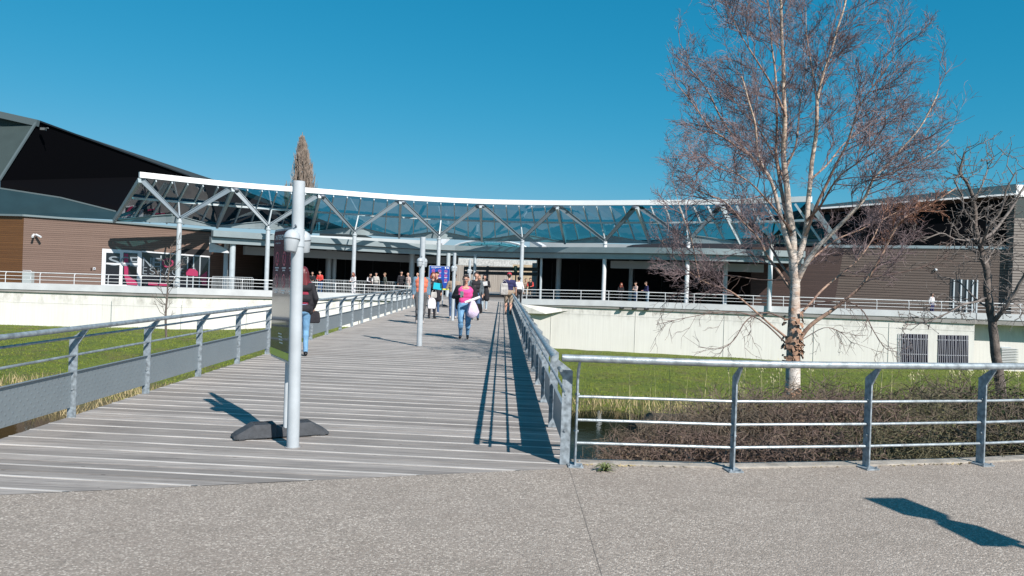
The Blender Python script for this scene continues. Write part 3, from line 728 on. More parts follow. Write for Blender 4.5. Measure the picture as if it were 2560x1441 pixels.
# columns, struts, ties
for k, nd in enumerate(NODE):
    ly = nd.y
    base = Vector((nd.x, nd.y, .0)); 
    MB().tube([base, Vector((nd.x, nd.y, nd.z-.12)), Vector((nd.x, nd.y, nd.z))], [.155, .15, .12], 20).build('column', white_paint if k > 4 else pole_paint, can, smooth=True)
    MB().lathe((nd.x, nd.y, nd.z-.28), [(.15, 0), (.19, .01), (.19, .06), (.155, .08)], 20).build('collar', steel_grey, can, smooth=True)
    mp_ = gmid(k+.5); MB().tube([nd, Vector((mp_.x, mp_.y, mp_.z-.15))], .055, 8).build('prop', steel_grey, can, smooth=True)
    for t in (k, k+1):
        ap = cr_(Tp, t); q = cr_(Tp, min(8, t+.05))-cr_(Tp, max(0, t-.05)); q.normalize(); n = Vector((-q.y, q.x, 0))
        end = Vector((ap.x, ap.y, 7.12))+n*.25+q*(.22 if t == k else -.22)
        m2 = MB(); mid = nd.lerp(end, .5)
        upv = Vector((-q.y, q.x, 0))
        m2.beam(nd+Vector((0, 0, .05)), end, .16, .17, w2=.30, h2=.12, up=upv)
        m2.build('strut', strut_m, can)
        s_ = MB(); s_.beam(nd+Vector((0, 0, .05))-upv*.06, end-upv*.06, .03, .26, w2=.03, h2=.40, up=upv)
        # side flanges
        m3 = MB()
        dr = (end-nd).normalized(); sd_ = dr.cross(upv).normalized()
        for e_ in (-1, 1): m3.beam(nd+sd_*e_*.085-upv*.05, end+sd_*e_*.155-upv*.04, .24, .03, up=sd_, w2=.16)
        m3.build('strut_flange', mat('strut_flange_paint', (.19, .235, .265), .4, .1), can)
for k in range(8):
    pts = [grear(k+j/12) for j in range(13)]; A, B = pts[0], pts[-1]; lo = []; hi = []
    for j, p in enumerate(pts):
        u = j/12; s_ = A.lerp(B, u); arch = .48*(1-abs(2*u-1)**1.7)
        nd = NODE[k]; sh_ = .45*(1-abs(2*u-1)); c_ = Vector((s_.x*(1-sh_)+nd.x*sh_, s_.y*(1-sh_)+nd.y*sh_, 0))
        lo.append(Vector((c_.x, c_.y, ZR-.14))); hi.append(Vector((c_.x, c_.y, ZR-.08+arch)))
    mb = MB()
    for j in range(12):
        mb.add([lo[j], lo[j+1], hi[j+1], hi[j], lo[j]+Vector((0, .05, 0)), lo[j+1]+Vector((0, .05, 0)), hi[j+1]+Vector((0, .05, 0)), hi[j]+Vector((0, .05, 0))], [(0, 1, 2, 3), (7, 6, 5, 4), (3, 2, 6, 7), (1, 0, 4, 5)])
        mb.beam(hi[j]+Vector((0, -.02, 0)), hi[j+1]+Vector((0, -.02, 0)), .12, .05); mb.beam(lo[j]+Vector((0, -.02, 0)), lo[j+1]+Vector((0, -.02, 0)), .14, .05)
    mb.build('tie_beam', fascia_m, can)
for k in range(1, 8):
    ap = cr_(Tp, k); MB().ball((ap.x, ap.y+.2, 7.14), .30, sc=(1.3, .6, .55)).build('knuckle', steel_dark, can, smooth=True)

# ------------------------------------------------------------------ ENTRANCE BUILDING (behind the canopy)
ent = empty('entrance_building', (0, 66, 0), 'low entrance hall with a long curved grey fascia and deep dark openings under the canopy', 'building')
FZ = 4.22; fz = [(529, 576), (700, 587.5), (900, 601), (1100, 613), (1300, 618), (1500, 619), (1700, 620.5), (1850, 624), (2010, 629)]
FPp = [pl(x, y, FZ) for x, y in fz]; FPp[0] = pl(529, 576, FZ)
fine_ = [cr_(FPp, i*8/40) for i in range(41)]
def strip(pts, z0, z1, th, m_, nm, parent, out=0):
    mb = MB(); pv_ = None
    for i, p in enumerate(pts):
        q = (pts[min(i+1, len(pts)-1)]-pts[max(i-1, 0)]); q.z = 0; q.normalize(); n = Vector((-q.y, q.x, 0)); b0 = Vector((p.x, p.y, 0))-n*out
        s_ = [b0+Vector((0, 0, z1)), b0+Vector((0, 0, z0)), b0+Vector((0, 0, z0))+n*th, b0+Vector((0, 0, z1))+n*th]
        if pv_: mb.add(pv_+s_, [(0, 4, 5, 1), (1, 5, 6, 2), (2, 6, 7, 3), (3, 7, 4, 0)]+([(0, 1, 2, 3)] if i == 1 else [])+([(7, 6, 5, 4)] if i == len(pts)-1 else []))
        pv_ = s_
    return mb.build(nm, m_, parent)
strip(fine_, 3.80, 4.22, .4, fascia_m, 'upper_fascia', ent, out=.35)
strip(fine_, 3.74, 3.80, .5, steel_dark, 'shadow_gap', ent, out=.1)
strip(fine_, 3.36, 3.74, .4, fascia_m, 'lower_fascia', ent, out=.05)
# roof slab
mb = MB(); rp = [Vector((p.x, p.y+.3, 3.55)) for p in fine_]+[Vector((26, 78, 3.55)), Vector((-26, 78, 3.55))]
mb.prism(rp, (0, 0, .5)); mb.build('roof', mat('roof_soffit', (.06, .06, .065), .8), ent)
# drop beam (pale grey) inside
strip([p+Vector((0, 4.0, 0)) for p in fine_[1:17]], 2.72, 3.34, .3, mat('drop_beam', (.30, .33, .35), .7), 'drop_beam', ent)
strip([p+Vector((0, 3.0, 0)) for p in fine_[26:39]], 2.72, 3.3, .3, MATS['drop_beam'], 'drop_beam', ent)
# back walls with central passage
BW = 74
for x0, x1 in ((-30, at(1150, 0, BW).x), (at(1372, 0, BW).x, 24)):
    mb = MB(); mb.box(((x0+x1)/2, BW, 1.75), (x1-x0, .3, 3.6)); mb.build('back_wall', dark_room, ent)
    # glazing frames in the dark wall
    x = x0+1.2
    while x < x1-.5:
        MB().box((x, BW-.2, 1.6), (.07, .08, 3.2)).build('mullion', mat('mullion_dark', (.05, .05, .055), .5), ent); x += 2.6
for x in (at(1150, 0, BW).x, at(1372, 0, BW).x):
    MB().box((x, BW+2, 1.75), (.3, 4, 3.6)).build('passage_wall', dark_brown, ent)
# rear round columns
ccol = [(563, 56.5, .16), (579, 54.8, .20), (820, 66, .25), (834, 66.5, .2), (1577, 66, .18), (1813, 57.5, .17), (1396, 67.5, .22), (1028, 66, .22), (1119, 62.8, .16), (1186, 64, .13), (1352, 63, .1)]
for px, Y, r in ccol:
    x = at(px, 700, Y).x; MB().tube([(x, Y, 0), (x, Y, 3.5)], r, 16).build('column', steel_grey, ent, smooth=True)
# pale arched reveal by the timber wall
q0 = at(529, 600, 55.0)
mb = MB(); mb.prism([Vector((q0.x, 54.6, 3.4)), Vector((q0.x, 54.6, 2.75)), Vector((q0.x+1.35, 54.75, 2.72)), Vector((q0.x+1.15, 54.75, 3.0)), Vector((q0.x+.6, 54.7, 3.25))], (0, .2, 0)); mb.build('reveal', white_paint, ent)
# door lintel and passage
mb = MB(); mb.beam(at(1160, 671, 70), at(1346, 674, 70), .5, .32); mb.beam(at(1160, 682, 70), at(1346, 686, 70), .3, .30); mb.build('lintel', lintel_m, ent)
for px in (1160, 1219, 1289): p = at(px, 700, 70); MB().box((p.x, 70, 1.2), (.12, .15, 2.4)).build('door_post', steel_dark, ent)
mb = MB(); p = at(1235, 750, 62); mb.box((p.x, 66, .10), (8.0, .6, .2)); mb.build('threshold', dark_room, ent)
exitm = mat('exit_green', (.02, .22, .13), .4)
p = at(1289, 673, 69.2); MB().box(p, (.30, .12, .55)).build('exit_sign', exitm, ent)
for dx, dz, w_, h_ in ((0, .12, .12, .05), (-.03, .02, .04, .16), (.04, -.10, .05, .12)): MB().box(p+Vector((dx, -.065, dz)), (w_, .01, h_)).build('exit_pictogram', whitep, ent)
# set-back upper roof strips and rooflights
ur = MB()
a_, b_ = at(640, 586, 78), at(1085, 603, 82)
pts = [at(640, 583, 70), at(860, 592, 73), at(1095, 603, 76)]
mb = MB()
for p, q in zip(pts, pts[1:]): mb.add([Vector((p.x, p.y, 3.9)), Vector((q.x, q.y, 3.9)), q, p], [(0, 1, 2, 3)])
pale_roof = mat('pale_roof_sheet', (.42, .46, .47), .5, var=.1, vscale=.5)
MB().prism([Vector((pts[0].x, pts[0].y, 3.9)), Vector((pts[2].x, pts[2].y, 3.9)), pts[2], pts[1]+Vector((0, .2, .0)), pts[0]], (0, .6, 0)).build('upper_roof', pale_roof, ent)
p0, p1 = at(1325, 603, 76), at(1583, 612, 72)
MB().prism([Vector((p0.x, p0.y, 3.9)), Vector((p1.x, p1.y, 3.9)), Vector((p1.x, p1.y, p1.z)), Vector((p0.x, p0.y, p0.z))], (0, .6, 0)).build('upper_roof', pale_roof, ent)
# barrel rooflight over the passage
vx = at(1232, 600, 72).x
for rad_, yo in ((3.6, 0), (2.7, 2.4)):
    mb = MB(); k = 14; arc = [(vx+rad_*math.cos(math.pi*i/k), 3.9+1.05*rad_/3.6*math.sin(math.pi*i/k)) for i in range(k+1)]
    mb.tube([(x, 69+yo, z) for x, z in arc], .09, 6); mb.tube([(x, 75+yo, z) for x, z in arc], .09, 6)
    for i in range(0, k+1, 2): mb.beam((arc[i][0], 69+yo, arc[i][1]), (arc[i][0], 75+yo, arc[i][1]), .06, .06)
    mb.build('rooflight_frame', steel_grey, ent)
    g2 = MB()
    for i in range(k): g2.add([(arc[i][0], 69+yo, arc[i][1]), (arc[i+1][0], 69+yo, arc[i+1][1]), (arc[i+1][0], 75+yo, arc[i+1][1]), (arc[i][0], 75+yo, arc[i][1])], [(0, 1, 2, 3)])
    g2.build('rooflight_glass', canopy_glass, ent)
for s, px in ((-1, 1090), (1, 1345)):
    a_ = at(px-s*8, 612, 67.5); b_ = at(px+s*28*-1, 596, 69); MB().beam(a_ if s < 0 else at(1360, 618, 67.5), b_ if s < 0 else at(1323, 598, 69), .5, .25).build('roof_rib', white_paint, ent)
# courtyard beyond the passage: planked fence
cf = empty('planked_fence', (0, 93, 0), 'tall silver-grey planked wall seen through the passage', 'fence wall')
x0, x1 = at(1120, 0, 93).x, at(1350, 0, 93).x
MB().box(((x0+x1)/2, 93, 1.5), (x1-x0, .15, 3.1)).build('planks', wood_fence_m, cf)
for px in (1243,): MB().box((at(px, 0, 92.8).x, 92.8, 1.5), (.24, .1, 3.1)).build('gap_post', dark_room, cf)
MB().box((at(1217, 0, 92.8).x, 92.85, 2.0), (.7, .06, .7)).build('small_window', shop_glass, cf)
MB().box((at(1240, 0, 94).x, 94.5, 3.5), (12.0, .3, .8)).build('slatted_top', mat('pale_slats', (.5, .5, .48), .7, var=.3, vscale=5), cf)
far_ = empty('slatted_shed', (5, 80, 0), 'grey shed with angled slats seen past the right of the passage', 'shed')
x0 = at(1355, 0, 78).x; x1 = at(1398, 0, 74.5).x
MB().prism([Vector((x0, 80, 0)), Vector((x1, 75, 0)), Vector((x1, 75, 3.3)), Vector((x0, 80, 3.3))], (.3, .4, 0)).build('slat_wall', mat('shed_grey', (.28, .28, .27), .8, var=.3, vscale=6), far_)
mb = MB(); x2 = at(1310, 0, 82).x
MB().box(((x2+x0)/2+.5, 86, 1.6), (3.2, .2, 3.2)).build('tan_wall', mat('tan_wall', (.42, .33, .22), .8, var=.2, vscale=2), far_)

# ------------------------------------------------------------------ LEFT HALL
lh = empty('theatre_hall', (-24, 60, 0), 'big timber-clad hall with a tilted black upper volume on the left', 'building')
W0 = at(60, 700, 53.5); W1 = at(529, 700, 57.5)
def lw(px, py, off=0): return onwall(px, py, W0, W1, off)
mb = MB(); A = lw(60, 540); B = lw(529, 576)
back = Vector((0, 12, 0))
mb.prism([Vector((A.x, A.y, 0)), Vector((B.x, B.y, 0)), B, lw(281, 556), A], back); mb.build('timber_wall', wood_wall, lh)
MB().box((-64.5, 58, 4.5), (44, 8, 9)).build('added_dark_block', mat('added_block_brown', (.05, .03, .022), .8), lh)  # dark block added out of frame for the glossy signboard to reflect
C0 = at(-420, 700, 62)
mb = MB(); A2 = Vector((A.x-.02, A.y+.01, A.z)); mb.prism([Vector((C0.x, C0.y, 0)), Vector((A2.x, A2.y, 0)), A2, Vector((C0.x, C0.y, A2.z+.3))], (0, 5, 0)); mb.build('orange_timber_wall', wood_orange, lh)
# capping line over timber
mb = MB(); mb.beam(lw(60, 539, .05), lw(281, 555, .05), .2, .13); mb.beam(lw(281, 555, .05), lw(529, 576.5, .05), .2, .13); mb.beam(Vector((C0.x, C0.y-.05, A2.z+.33)), lw(60, 539, .05), .2, .13); mb.build('capping', mat('capping_grey', (.17, .22, .235), .7, spec=.2), lh)
mb = MB(); mb.prism([lw(330, 558, .08), lw(529, 577, .08), lw(529, 582, .08), lw(330, 562, .08)], (0, .05, 0)); mb.build('soffit_strip', teal_clad, lh)
# teal band
t0, t1, t2, t3 = at(-420, 390, 64), at(0, 471, 56.5), at(150, 494, 57.5), at(290, 529, 59)
b0, b1, b3 = at(-420, 500, 63), at(0, 536, 55.2), at(330, 552, 58)
t4, b4 = at(620, 566, 66), at(620, 572, 66)
MB().add([t0, t1, b1, b0, t2, t3, b3, t4, b4], [(0, 3, 2, 1), (1, 2, 6, 5, 4), (5, 6, 8, 7)]).build('blue_green_band', teal_clad, lh)
# black volume
k0 = at(95, 303, 60); k1 = at(470, 440, 86); k2 = at(800, 556, 108); g0 = at(0, 281, 60.5); g00 = at(-420, 190, 66); gl_ = at(0, 452, 56.6); gll = at(-420, 385, 64)
mb = MB(); mb.add([k0, k1, k2, t4, t3, t2, t1, gl_], [(0, 7, 6, 5, 4, 3, 2, 1)]); mb.build('black_volume', black_clad, lh)
mb = MB(); mb.add([g0, k0, gl_, gll, g00], [(0, 4, 3, 2, 1)]); mb.build('grey_green_panel', green_grey, lh)
mb = MB(); mb.beam(k0+Vector((0, -.1, 0)), gl_+Vector((0, -.1, 0)), .18, .12); edge_m = mat('dull_edge_trim', (.09, .12, .13), .8, spec=.15); mb.build('panel_edge', edge_m, lh)
mb = MB(); mb.beam(g00+Vector((0, -.15, -.2)), g0+Vector((0, -.15, -.2)), .3, .5); mb.beam(g0+Vector((0, -.15, -.2)), k0+Vector((.1, -.15, -.2)), .3, .5); mb.build('parapet', edge_m, lh)
mb = MB(); mb.beam(k0, k1, .25, .12); mb.build('roof_edge', mat('roof_edge_dark', (.012, .013, .016), .6), lh)
mb = MB(); mb.beam(t0, t1, .1, .10); mb.beam(t1, t2, .1, .10); mb.beam(t2, t3, .1, .10); mb.build('flashing', edge_m, lh)
mb = MB(); bk_ = Vector((0, 40, 0)); mb.add([g00, g0, k0, k1, k2, g00+bk_, g0+bk_, k0+bk_, k1+bk_, k2+bk_, Vector((k2.x, k2.y, 0)), Vector((k2.x, k2.y, 0))+bk_], [(0, 1, 6, 5), (1, 2, 7, 6), (2, 3, 8, 7), (3, 4, 9, 8), (4, 10, 11, 9)]); mb.build('roof', mat('grey_roof', (.04, .05, .055), .8, spec=.1), lh)
mb = MB(); p = at(108, 323, 60); mb.box(p, (.35, .25, .18)); mb.tube([p, p+Vector((.5, -.2, .05))], .05, 6); mb.build('small_camera', mat('cam_grey', (.12, .13, .13), .5), lh)
# storefront
pinkg = mat('pink_graphic', (.33, .025, .09), .4); letw = mat('frosted_lettering', (.20, .24, .27), .5)
sf = MB(); sf.prism([lw(355, 628, .03), lw(524, 642, .03), Vector((lw(524, 700).x, lw(524, 700).y-.03, 0)), Vector((lw(355, 700).x, lw(355, 700).y-.03, 0))], (0, .02, 0)); sfo = sf.build('shop_window', shop_glass, lh)
MB().beam(lw(355, 629, .08), lw(524, 642.5, .08), .08, .10).build('window_head', white_paint, sfo)
for px in (403, 470, 485, 501, 524): a_ = lw(px, 640, .06); MB().box((a_.x, a_.y, 1.2), (.07, .05, 2.4)).build('mullion', steel_grey if px < 524 else white_paint, sfo)
# dark overhang to the right of the doors
MB().prism([lw(441, 622, .05), lw(529, 625, .05), lw(529, 640, .05), lw(441, 632, .05)], (0, .03, 0)).build('dark_head_panel', dark_room, lh)
dr0, dr1 = 256, 355
def vq(x0, x1, y0, y1, off, m_, nm, par, sl=.05):
    return MB().prism([lw(x0, y1+ (x0-256)*sl*0, off), lw(x1, y1, off), lw(x1, y0+(x1-x0)*sl, off), lw(x0, y0, off)], (0, .02, 0)).build(nm, m_, par)
dd = MB(); dd.prism([lw(256, 622, .05), lw(355, 628, .05), Vector((lw(355, 628, .05).x, lw(355, 628, .05).y, 0)), Vector((lw(256, 622, .05).x, lw(256, 622, .05).y, 0))], (0, .05, 0)); dfr = dd.build('entrance_door', white_paint, lh)
for x0, x1 in ((266, 300), (309, 344)):
    z0_ = lw(x0, 632, .08); z1_ = lw(x1, 634, .08)
    pn = MB().prism([Vector((z0_.x, z0_.y, .25)), Vector((z1_.x, z1_.y, .25)), z1_, z0_], (0, .02, 0)).build('pane', shop_glass, dfr)
    e0, e1 = lw(x0, 659, .11), lw(x1, 661, .11); MB().beam(e0, e1, .03, .12).build('door_bar', white_paint, dfr)
xdir = (W1-W0); xdir.z = 0
gr = tag(empty('window_lettering', lw(300, 660, .12), 'frosted SCENEO and ESPACE lettering with pink shapes on the glazed doors and shop window', 'lettering'), None)
for ch, x0, x1, m_ in (('S', 272, 300, letw), ('C', 302, 322, letw), ('E', 325, 345, letw), ('N', 357, 379, letw), ('E', 381, 403, letw), ('O', 405, 434, pinkg)):
    p0 = lw(x0, 664+(x0-272)*.035, .12); p1 = lw(x1, 664, .12); text('letter', ch, m_, p0, xdir, (0, 0, 1), .66, (Vector((p1.x, p1.y, 0))-Vector((p0.x, p0.y, 0))).length, gr, bold=.004)
for ch, x0, x1 in (('E', 357, 368), ('S', 374, 388), ('P', 394, 406), ('A', 412, 426), ('C', 430, 446), ('E', 451, 461)):
    p0 = lw(x0, 686+(x0-357)*.03, .12); p1 = lw(x1, 686, .12); text('letter', ch, letw, p0, xdir, (0, 0, 1), .50, (Vector((p1.x, p1.y, 0))-Vector((p0.x, p0.y, 0))).length, gr, bold=-.012)
def gq(pts, m_, nm='pink_shape'): MB().prism([lw(x, y, .11) for x, y in pts], (0, .006, 0)).build(nm, m_, gr)
gq([(311, 634), (321, 635), (321, 690), (344, 705), (344, 714), (318, 712), (311, 690)], pinkg); gq([(371, 706), (420, 709), (420, 716), (371, 713)], pinkg)
gq([(465, 676), (470, 672), (488, 673), (495, 680), (495, 691), (466, 689)], pinkg); gq([(500, 692), (518, 678), (516, 715), (506, 714)], pinkg); gq([(448, 640), (452, 640), (452, 690), (448, 690)], pinkg)
for k in range(7): gq([(452+k*5.5, 640+k*5), (454+k*5.5, 640+k*5), (466+k*4, 634+k*7), (464+k*4, 634+k*7)], letw, 'hatch_line')
# things on the timber wall
cm = empty('security_camera', lw(85, 585), 'pair of white bullet security cameras on the timber wall', 'security camera')
p = lw(86, 587, .15); mb = MB(); mb.box(lw(83, 591, .04), (.12, .1, .2)); mb.build('bracket', white_paint, cm)
MB().tube([p, p+Vector((.12, -.35, -.18))], .07, 10).build('camera_body', white_paint, cm, smooth=True)
MB().tube([p+Vector((.15, 0, .0)), p+Vector((.62, -.22, -.16))], .07, 10).build('camera_body', white_paint, cm, smooth=True)
sw = empty('wall_switch', lw(236, 672), 'small white square box on the timber wall beside the doors', 'switch box'); MB().box(lw(236, 672, .03), (.17, .05, .17)).build('box', white_paint, sw); MB().box(lw(236, 672, .06), (.08, .03, .08)).build('button', steel_dark, sw); MB().box(lw(228.5, 673, .03), (.07, .05, .16)).build('key_slot', dark_brown, sw)
cb_ = empty('grey_cabinet', (lw(84, 700).x, lw(84, 700).y-.6, 0), 'grey electrical cabinet behind the left terrace railing', 'cabinet')
p = Vector(cb_.location); MB().box(p+Vector((0, 0, .48)), (.62, .35, .95)).build('cabinet_body', mat('cabinet_grey', (.36, .40, .40), .6), cb_, bev=.01); MB().tube([p+Vector((-.25, -.19, 1.02)), p+Vector((.28, -.19, 1.02)), p+Vector((.34, -.19, .9))], .02, 6).build('hoop', white_paint, cb_)
MB().box(p+Vector((.27, -.19, .5)), (.03, .03, .2)).build('handle', white_paint, cb_)

# ------------------------------------------------------------------ RIGHT HALL
rh = empty('right_hall', (24, 62, 0), 'slatted brown-grey hall with a long black window band on the right', 'building')
V0 = at(1880, 700, 62); V1 = at(2532, 700, 56)
def rw(px, py, off=0): return onwall(px, py, V0, V1, off)
a_, b_ = rw(1880, 622), rw(2532, 622)
mb = MB(); mb.prism([Vector((a_.x, a_.y, 0)), Vector((rw(2110, 0).x, rw(2110, 0).y, 0)), rw(2110, 619), rw(1880, 618)], (0, 9, 0)); mb.build('shaded_brown_wall', wood_shaded, rh)
mb = MB(); mb.prism([Vector((rw(2110, 0).x, rw(2110, 0).y, 0)), Vector((b_.x, b_.y, 0)), b_, rw(2110, 619)], (0, 9, 0)); mb.build('slatted_wall', board_mat('brown_slats', (.155, .12, .10), (.08, .058, .048), .19, gap=.28, gapc=(.03, .022, .018)), rh)
mb = MB(); mb.prism([rw(2060, 619, .06), rw(2532, 624, .06), rw(2532, 617, .06), rw(2060, 612, .06)], (0, .2, 0)); mb.build('sill', fascia_m, rh)
mb = MB(); mb.prism([rw(2060, 612, -.3), rw(2532, 617, -.3), rw(2532, 490, -.3), rw(2060, 525, -.3)], (0, .3, 0)); mb.build('window_band', mat('black_window', (.003, .003, .004), .3, spec=.04), rh)
mb = MB(); mb.prism([rw(1960, 614, -.15), rw(2075, 614, -.15), rw(2075, 535, -.15), rw(1960, 560, -.15)], (0, .3, 0)); mb.build('pale_end_panel', teal_clad, rh)
# roof with thick blue-grey edge
r0, r1 = rw(2050, 516, .9), rw(2532, 464, .9); u0, u1 = rw(2050, 524, .85), rw(2532, 489, .85)
mb = MB(); mb.prism([u0, u1, r1, r0], (0, 14, 0)); mb.build('roof', mat('blue_grey_roof', (.04, .085, .11), .75, spec=.2), rh)
mb = MB(); mb.beam(u0+Vector((0, -.06, 0)), u1+Vector((0, -.06, 0)), .12, .12); mb.build('gutter', white_paint, rh)
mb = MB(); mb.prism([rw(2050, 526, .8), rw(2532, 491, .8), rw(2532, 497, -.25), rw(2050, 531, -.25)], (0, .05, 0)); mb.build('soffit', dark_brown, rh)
# end block
e0 = rw(2526, 700, .5); e1 = e0+Vector((16, -1.2, 0))
zt = at(2532, 492, e0.y).z
mb = MB(); mb.prism([Vector((e0.x, e0.y, 0)), Vector((e1.x, e1.y, 0)), Vector((e1.x, e1.y, zt)), Vector((e0.x, e0.y, zt))], (0, 9, 0)); mb.build('slatted_block', slat_grey, rh)
mb = MB(); mb.prism([Vector((e0.x, e0.y-.1, zt)), Vector((e1.x, e1.y-.1, zt)), Vector((e1.x, e1.y-.1, zt+.85)), Vector((e0.x, e0.y-.1, zt+.85))], (0, 9, 0)); mb.build('white_cap', bright_edge, rh)
mb = MB(); mb.prism([Vector((e0.x+.05, e0.y-.02, zt-.05)), Vector((e1.x, e1.y-.02, zt-.05)), Vector((e1.x, e1.y-.02, zt-1.5)), Vector((e0.x+.05, e0.y-.02, zt-1.5))], (0, .02, 0)); mb.build('dark_band', mat('dark_green_band', (.035, .05, .05), .6), rh)
# glazed door
for px in (2385, 2403, 2418, 2432, 2443): p = rw(px, 700, .06); MB().box((p.x, p.y, 1.35), (.09, .08, 2.7)).build('door_frame', steel_grey, rh)
p0, p1 = rw(2376, 700, .03), rw(2443, 700, .03); MB().prism([Vector((p0.x, p0.y, 0)), Vector((p1.x, p1.y, 0)), Vector((p1.x, p1.y, 2.7)), Vector((p0.x, p0.y, 2.7))], (0, .02, 0)).build('door_glass', mat('door_glass', (.05, .055, .06), .1), rh)
p = rw(2339, 675, .1); sp_ = empty('wall_lamp', p, 'small round white lamp on the slatted wall', 'wall lamp'); MB().ball(p, .11).build('globe', white_paint, sp_, smooth=True); MB().box(p+Vector((0, .08, 0)), (.1, .1, .1)).build('mount', steel_grey, sp_)
p = at(1690, 625, 70)
mb = MB(); mb.prism([at(1583, 612, 68), at(1583, 628, 68), at(2060, 640, 64), at(2060, 585, 64)], (0, 4, 0)); mb.build('dark_link_roof', mat('link_dark', (.02, .022, .03), .6), rh)

# crowd barriers on the terrace
bar_m = mat('barrier_steel', (.52, .55, .56), .45, .4)
bsrc = None; broots = []
def barrier(loc, rz, label):
    global bsrc
    r_ = empty('crowd_barrier', loc, label, 'barrier', 'crowd barriers standing behind the left terrace railing', rz)
    if bsrc is None:
        fr = MB(); fr.tube([(-1.0, 0, .12), (-1.0, 0, 1.0), (-.95, 0, 1.06), (.95, 0, 1.06), (1.0, 0, 1.0), (1.0, 0, .12), (-1.0, 0, .12)], .02, 6)
        bars = MB()
        for k in range(1, 17): bars.tube([(-1.0+k*2/17, 0, .12), (-1.0+k*2/17, 0, 1.06)], .012, 5)
        ft = MB()
        for s in (-.7, .7): ft.box((s, 0, .05), (.05, .6, .03)); ft.box((s, 0, .1), (.04, .04, .1))
        bsrc = [fr.build('frame', bar_m, r_, local=True), bars.build('bars', bar_m, r_, local=True), ft.build('feet', bar_m, r_, local=True)]
    else:
        for s in bsrc: inst(s, r_, (0, 0, 0))
descr = ['barrier nearest the big lamp post', 'barrier under the red-haired seated woman', 'barrier between the seated woman and the man in grey', 'barrier in front of the standing group', 'barrier closest to the boardwalk end']
for k, px in enumerate((762, 828, 893, 955, 1014)):
    p = at(px, 700, 57.2+k*.2); barrier((p.x, p.y, 0), R(8-3*k), 'steel '+descr[k])
for k, px in enumerate((556, 595)):
    p = at(px, 700, 53.6); barrier((p.x, p.y, 0), R(70 if k == 0 else 10), ['steel barrier turned edge-on beside the timber wall', 'steel barrier beside the pale entrance columns'][k])

#MARK-PEOPLE
# ------------------------------------------------------------------ PEOPLE
def cloth(name, col, var=.25): return mat(name, col, .85, var=var, vscale=9, bump=.5, bscale=28)
skin = mat('skin', (.56, .32, .235), .55, var=.12, vscale=20, spec=.35); skin_d = mat('tanned_skin', (.46, .25, .175), .55)
jeans_l = cloth('light_jeans', (.16, .33, .52)); jeans_d = cloth('dark_jeans', (.05, .10, .20)); blackc = cloth('black_cloth', (.014, .013, .018)); shoe_b = mat('black_leather', (.012, .012, .014), .3)
grey_c = cloth('grey_trousers', (.09, .09, .095)); beige = cloth('beige_knit', (.30, .225, .17)); pink = cloth('pink_top', (.72, .07, .28), .12); white_c = cloth('white_cloth', (.66, .64, .66), .1)
maroon = cloth('maroon_knit', (.22, .015, .04)); denim = cloth('denim_jacket', (.12, .20, .27)); orange = cloth('orange_shirt', (.62, .16, .09)); navy = cloth('navy_shirt', (.022, .022, .09)); khaki = cloth('khaki_shorts', (.33, .255, .19))
redc = cloth('red_shirt', (.62, .06, .05)); cream = cloth('cream_jacket', (.46, .44, .41)); olive = cloth('olive_shirt', (.10, .11, .095)); coat_g = cloth('grey_coat', (.08, .10, .115)); pale_b = cloth('pale_jeans', (.36, .44, .50)); rosy = cloth('pale_pink_shirt', (.56, .42, .38)); lilac = cloth('lilac_cloth', (.62, .52, .68), .1)
hair_r = mat('red_hair', (.20, .035, .02), .5, var=.4, vscale=30); hair_d = mat('dark_red_hair', (.13, .018, .022), .4, var=.5, vscale=30, stretch=(1, 1, .2)); hair_b = mat('dark_brown_hair', (.035, .018, .012), .5, var=.3, vscale=30); hair_k = mat('black_hair', (.012, .010, .010), .5); hair_l = mat('light_brown_hair', (.18, .11, .06), .55); cap_m = mat('red_cap', (.45, .02, .04), .6)
shoe_w = mat('pale_trainers', (.42, .38, .36), .6); lips = mat('lips', (.42, .12, .11), .5); eye_d = mat('eye_dark', (.03, .02, .02), .3)

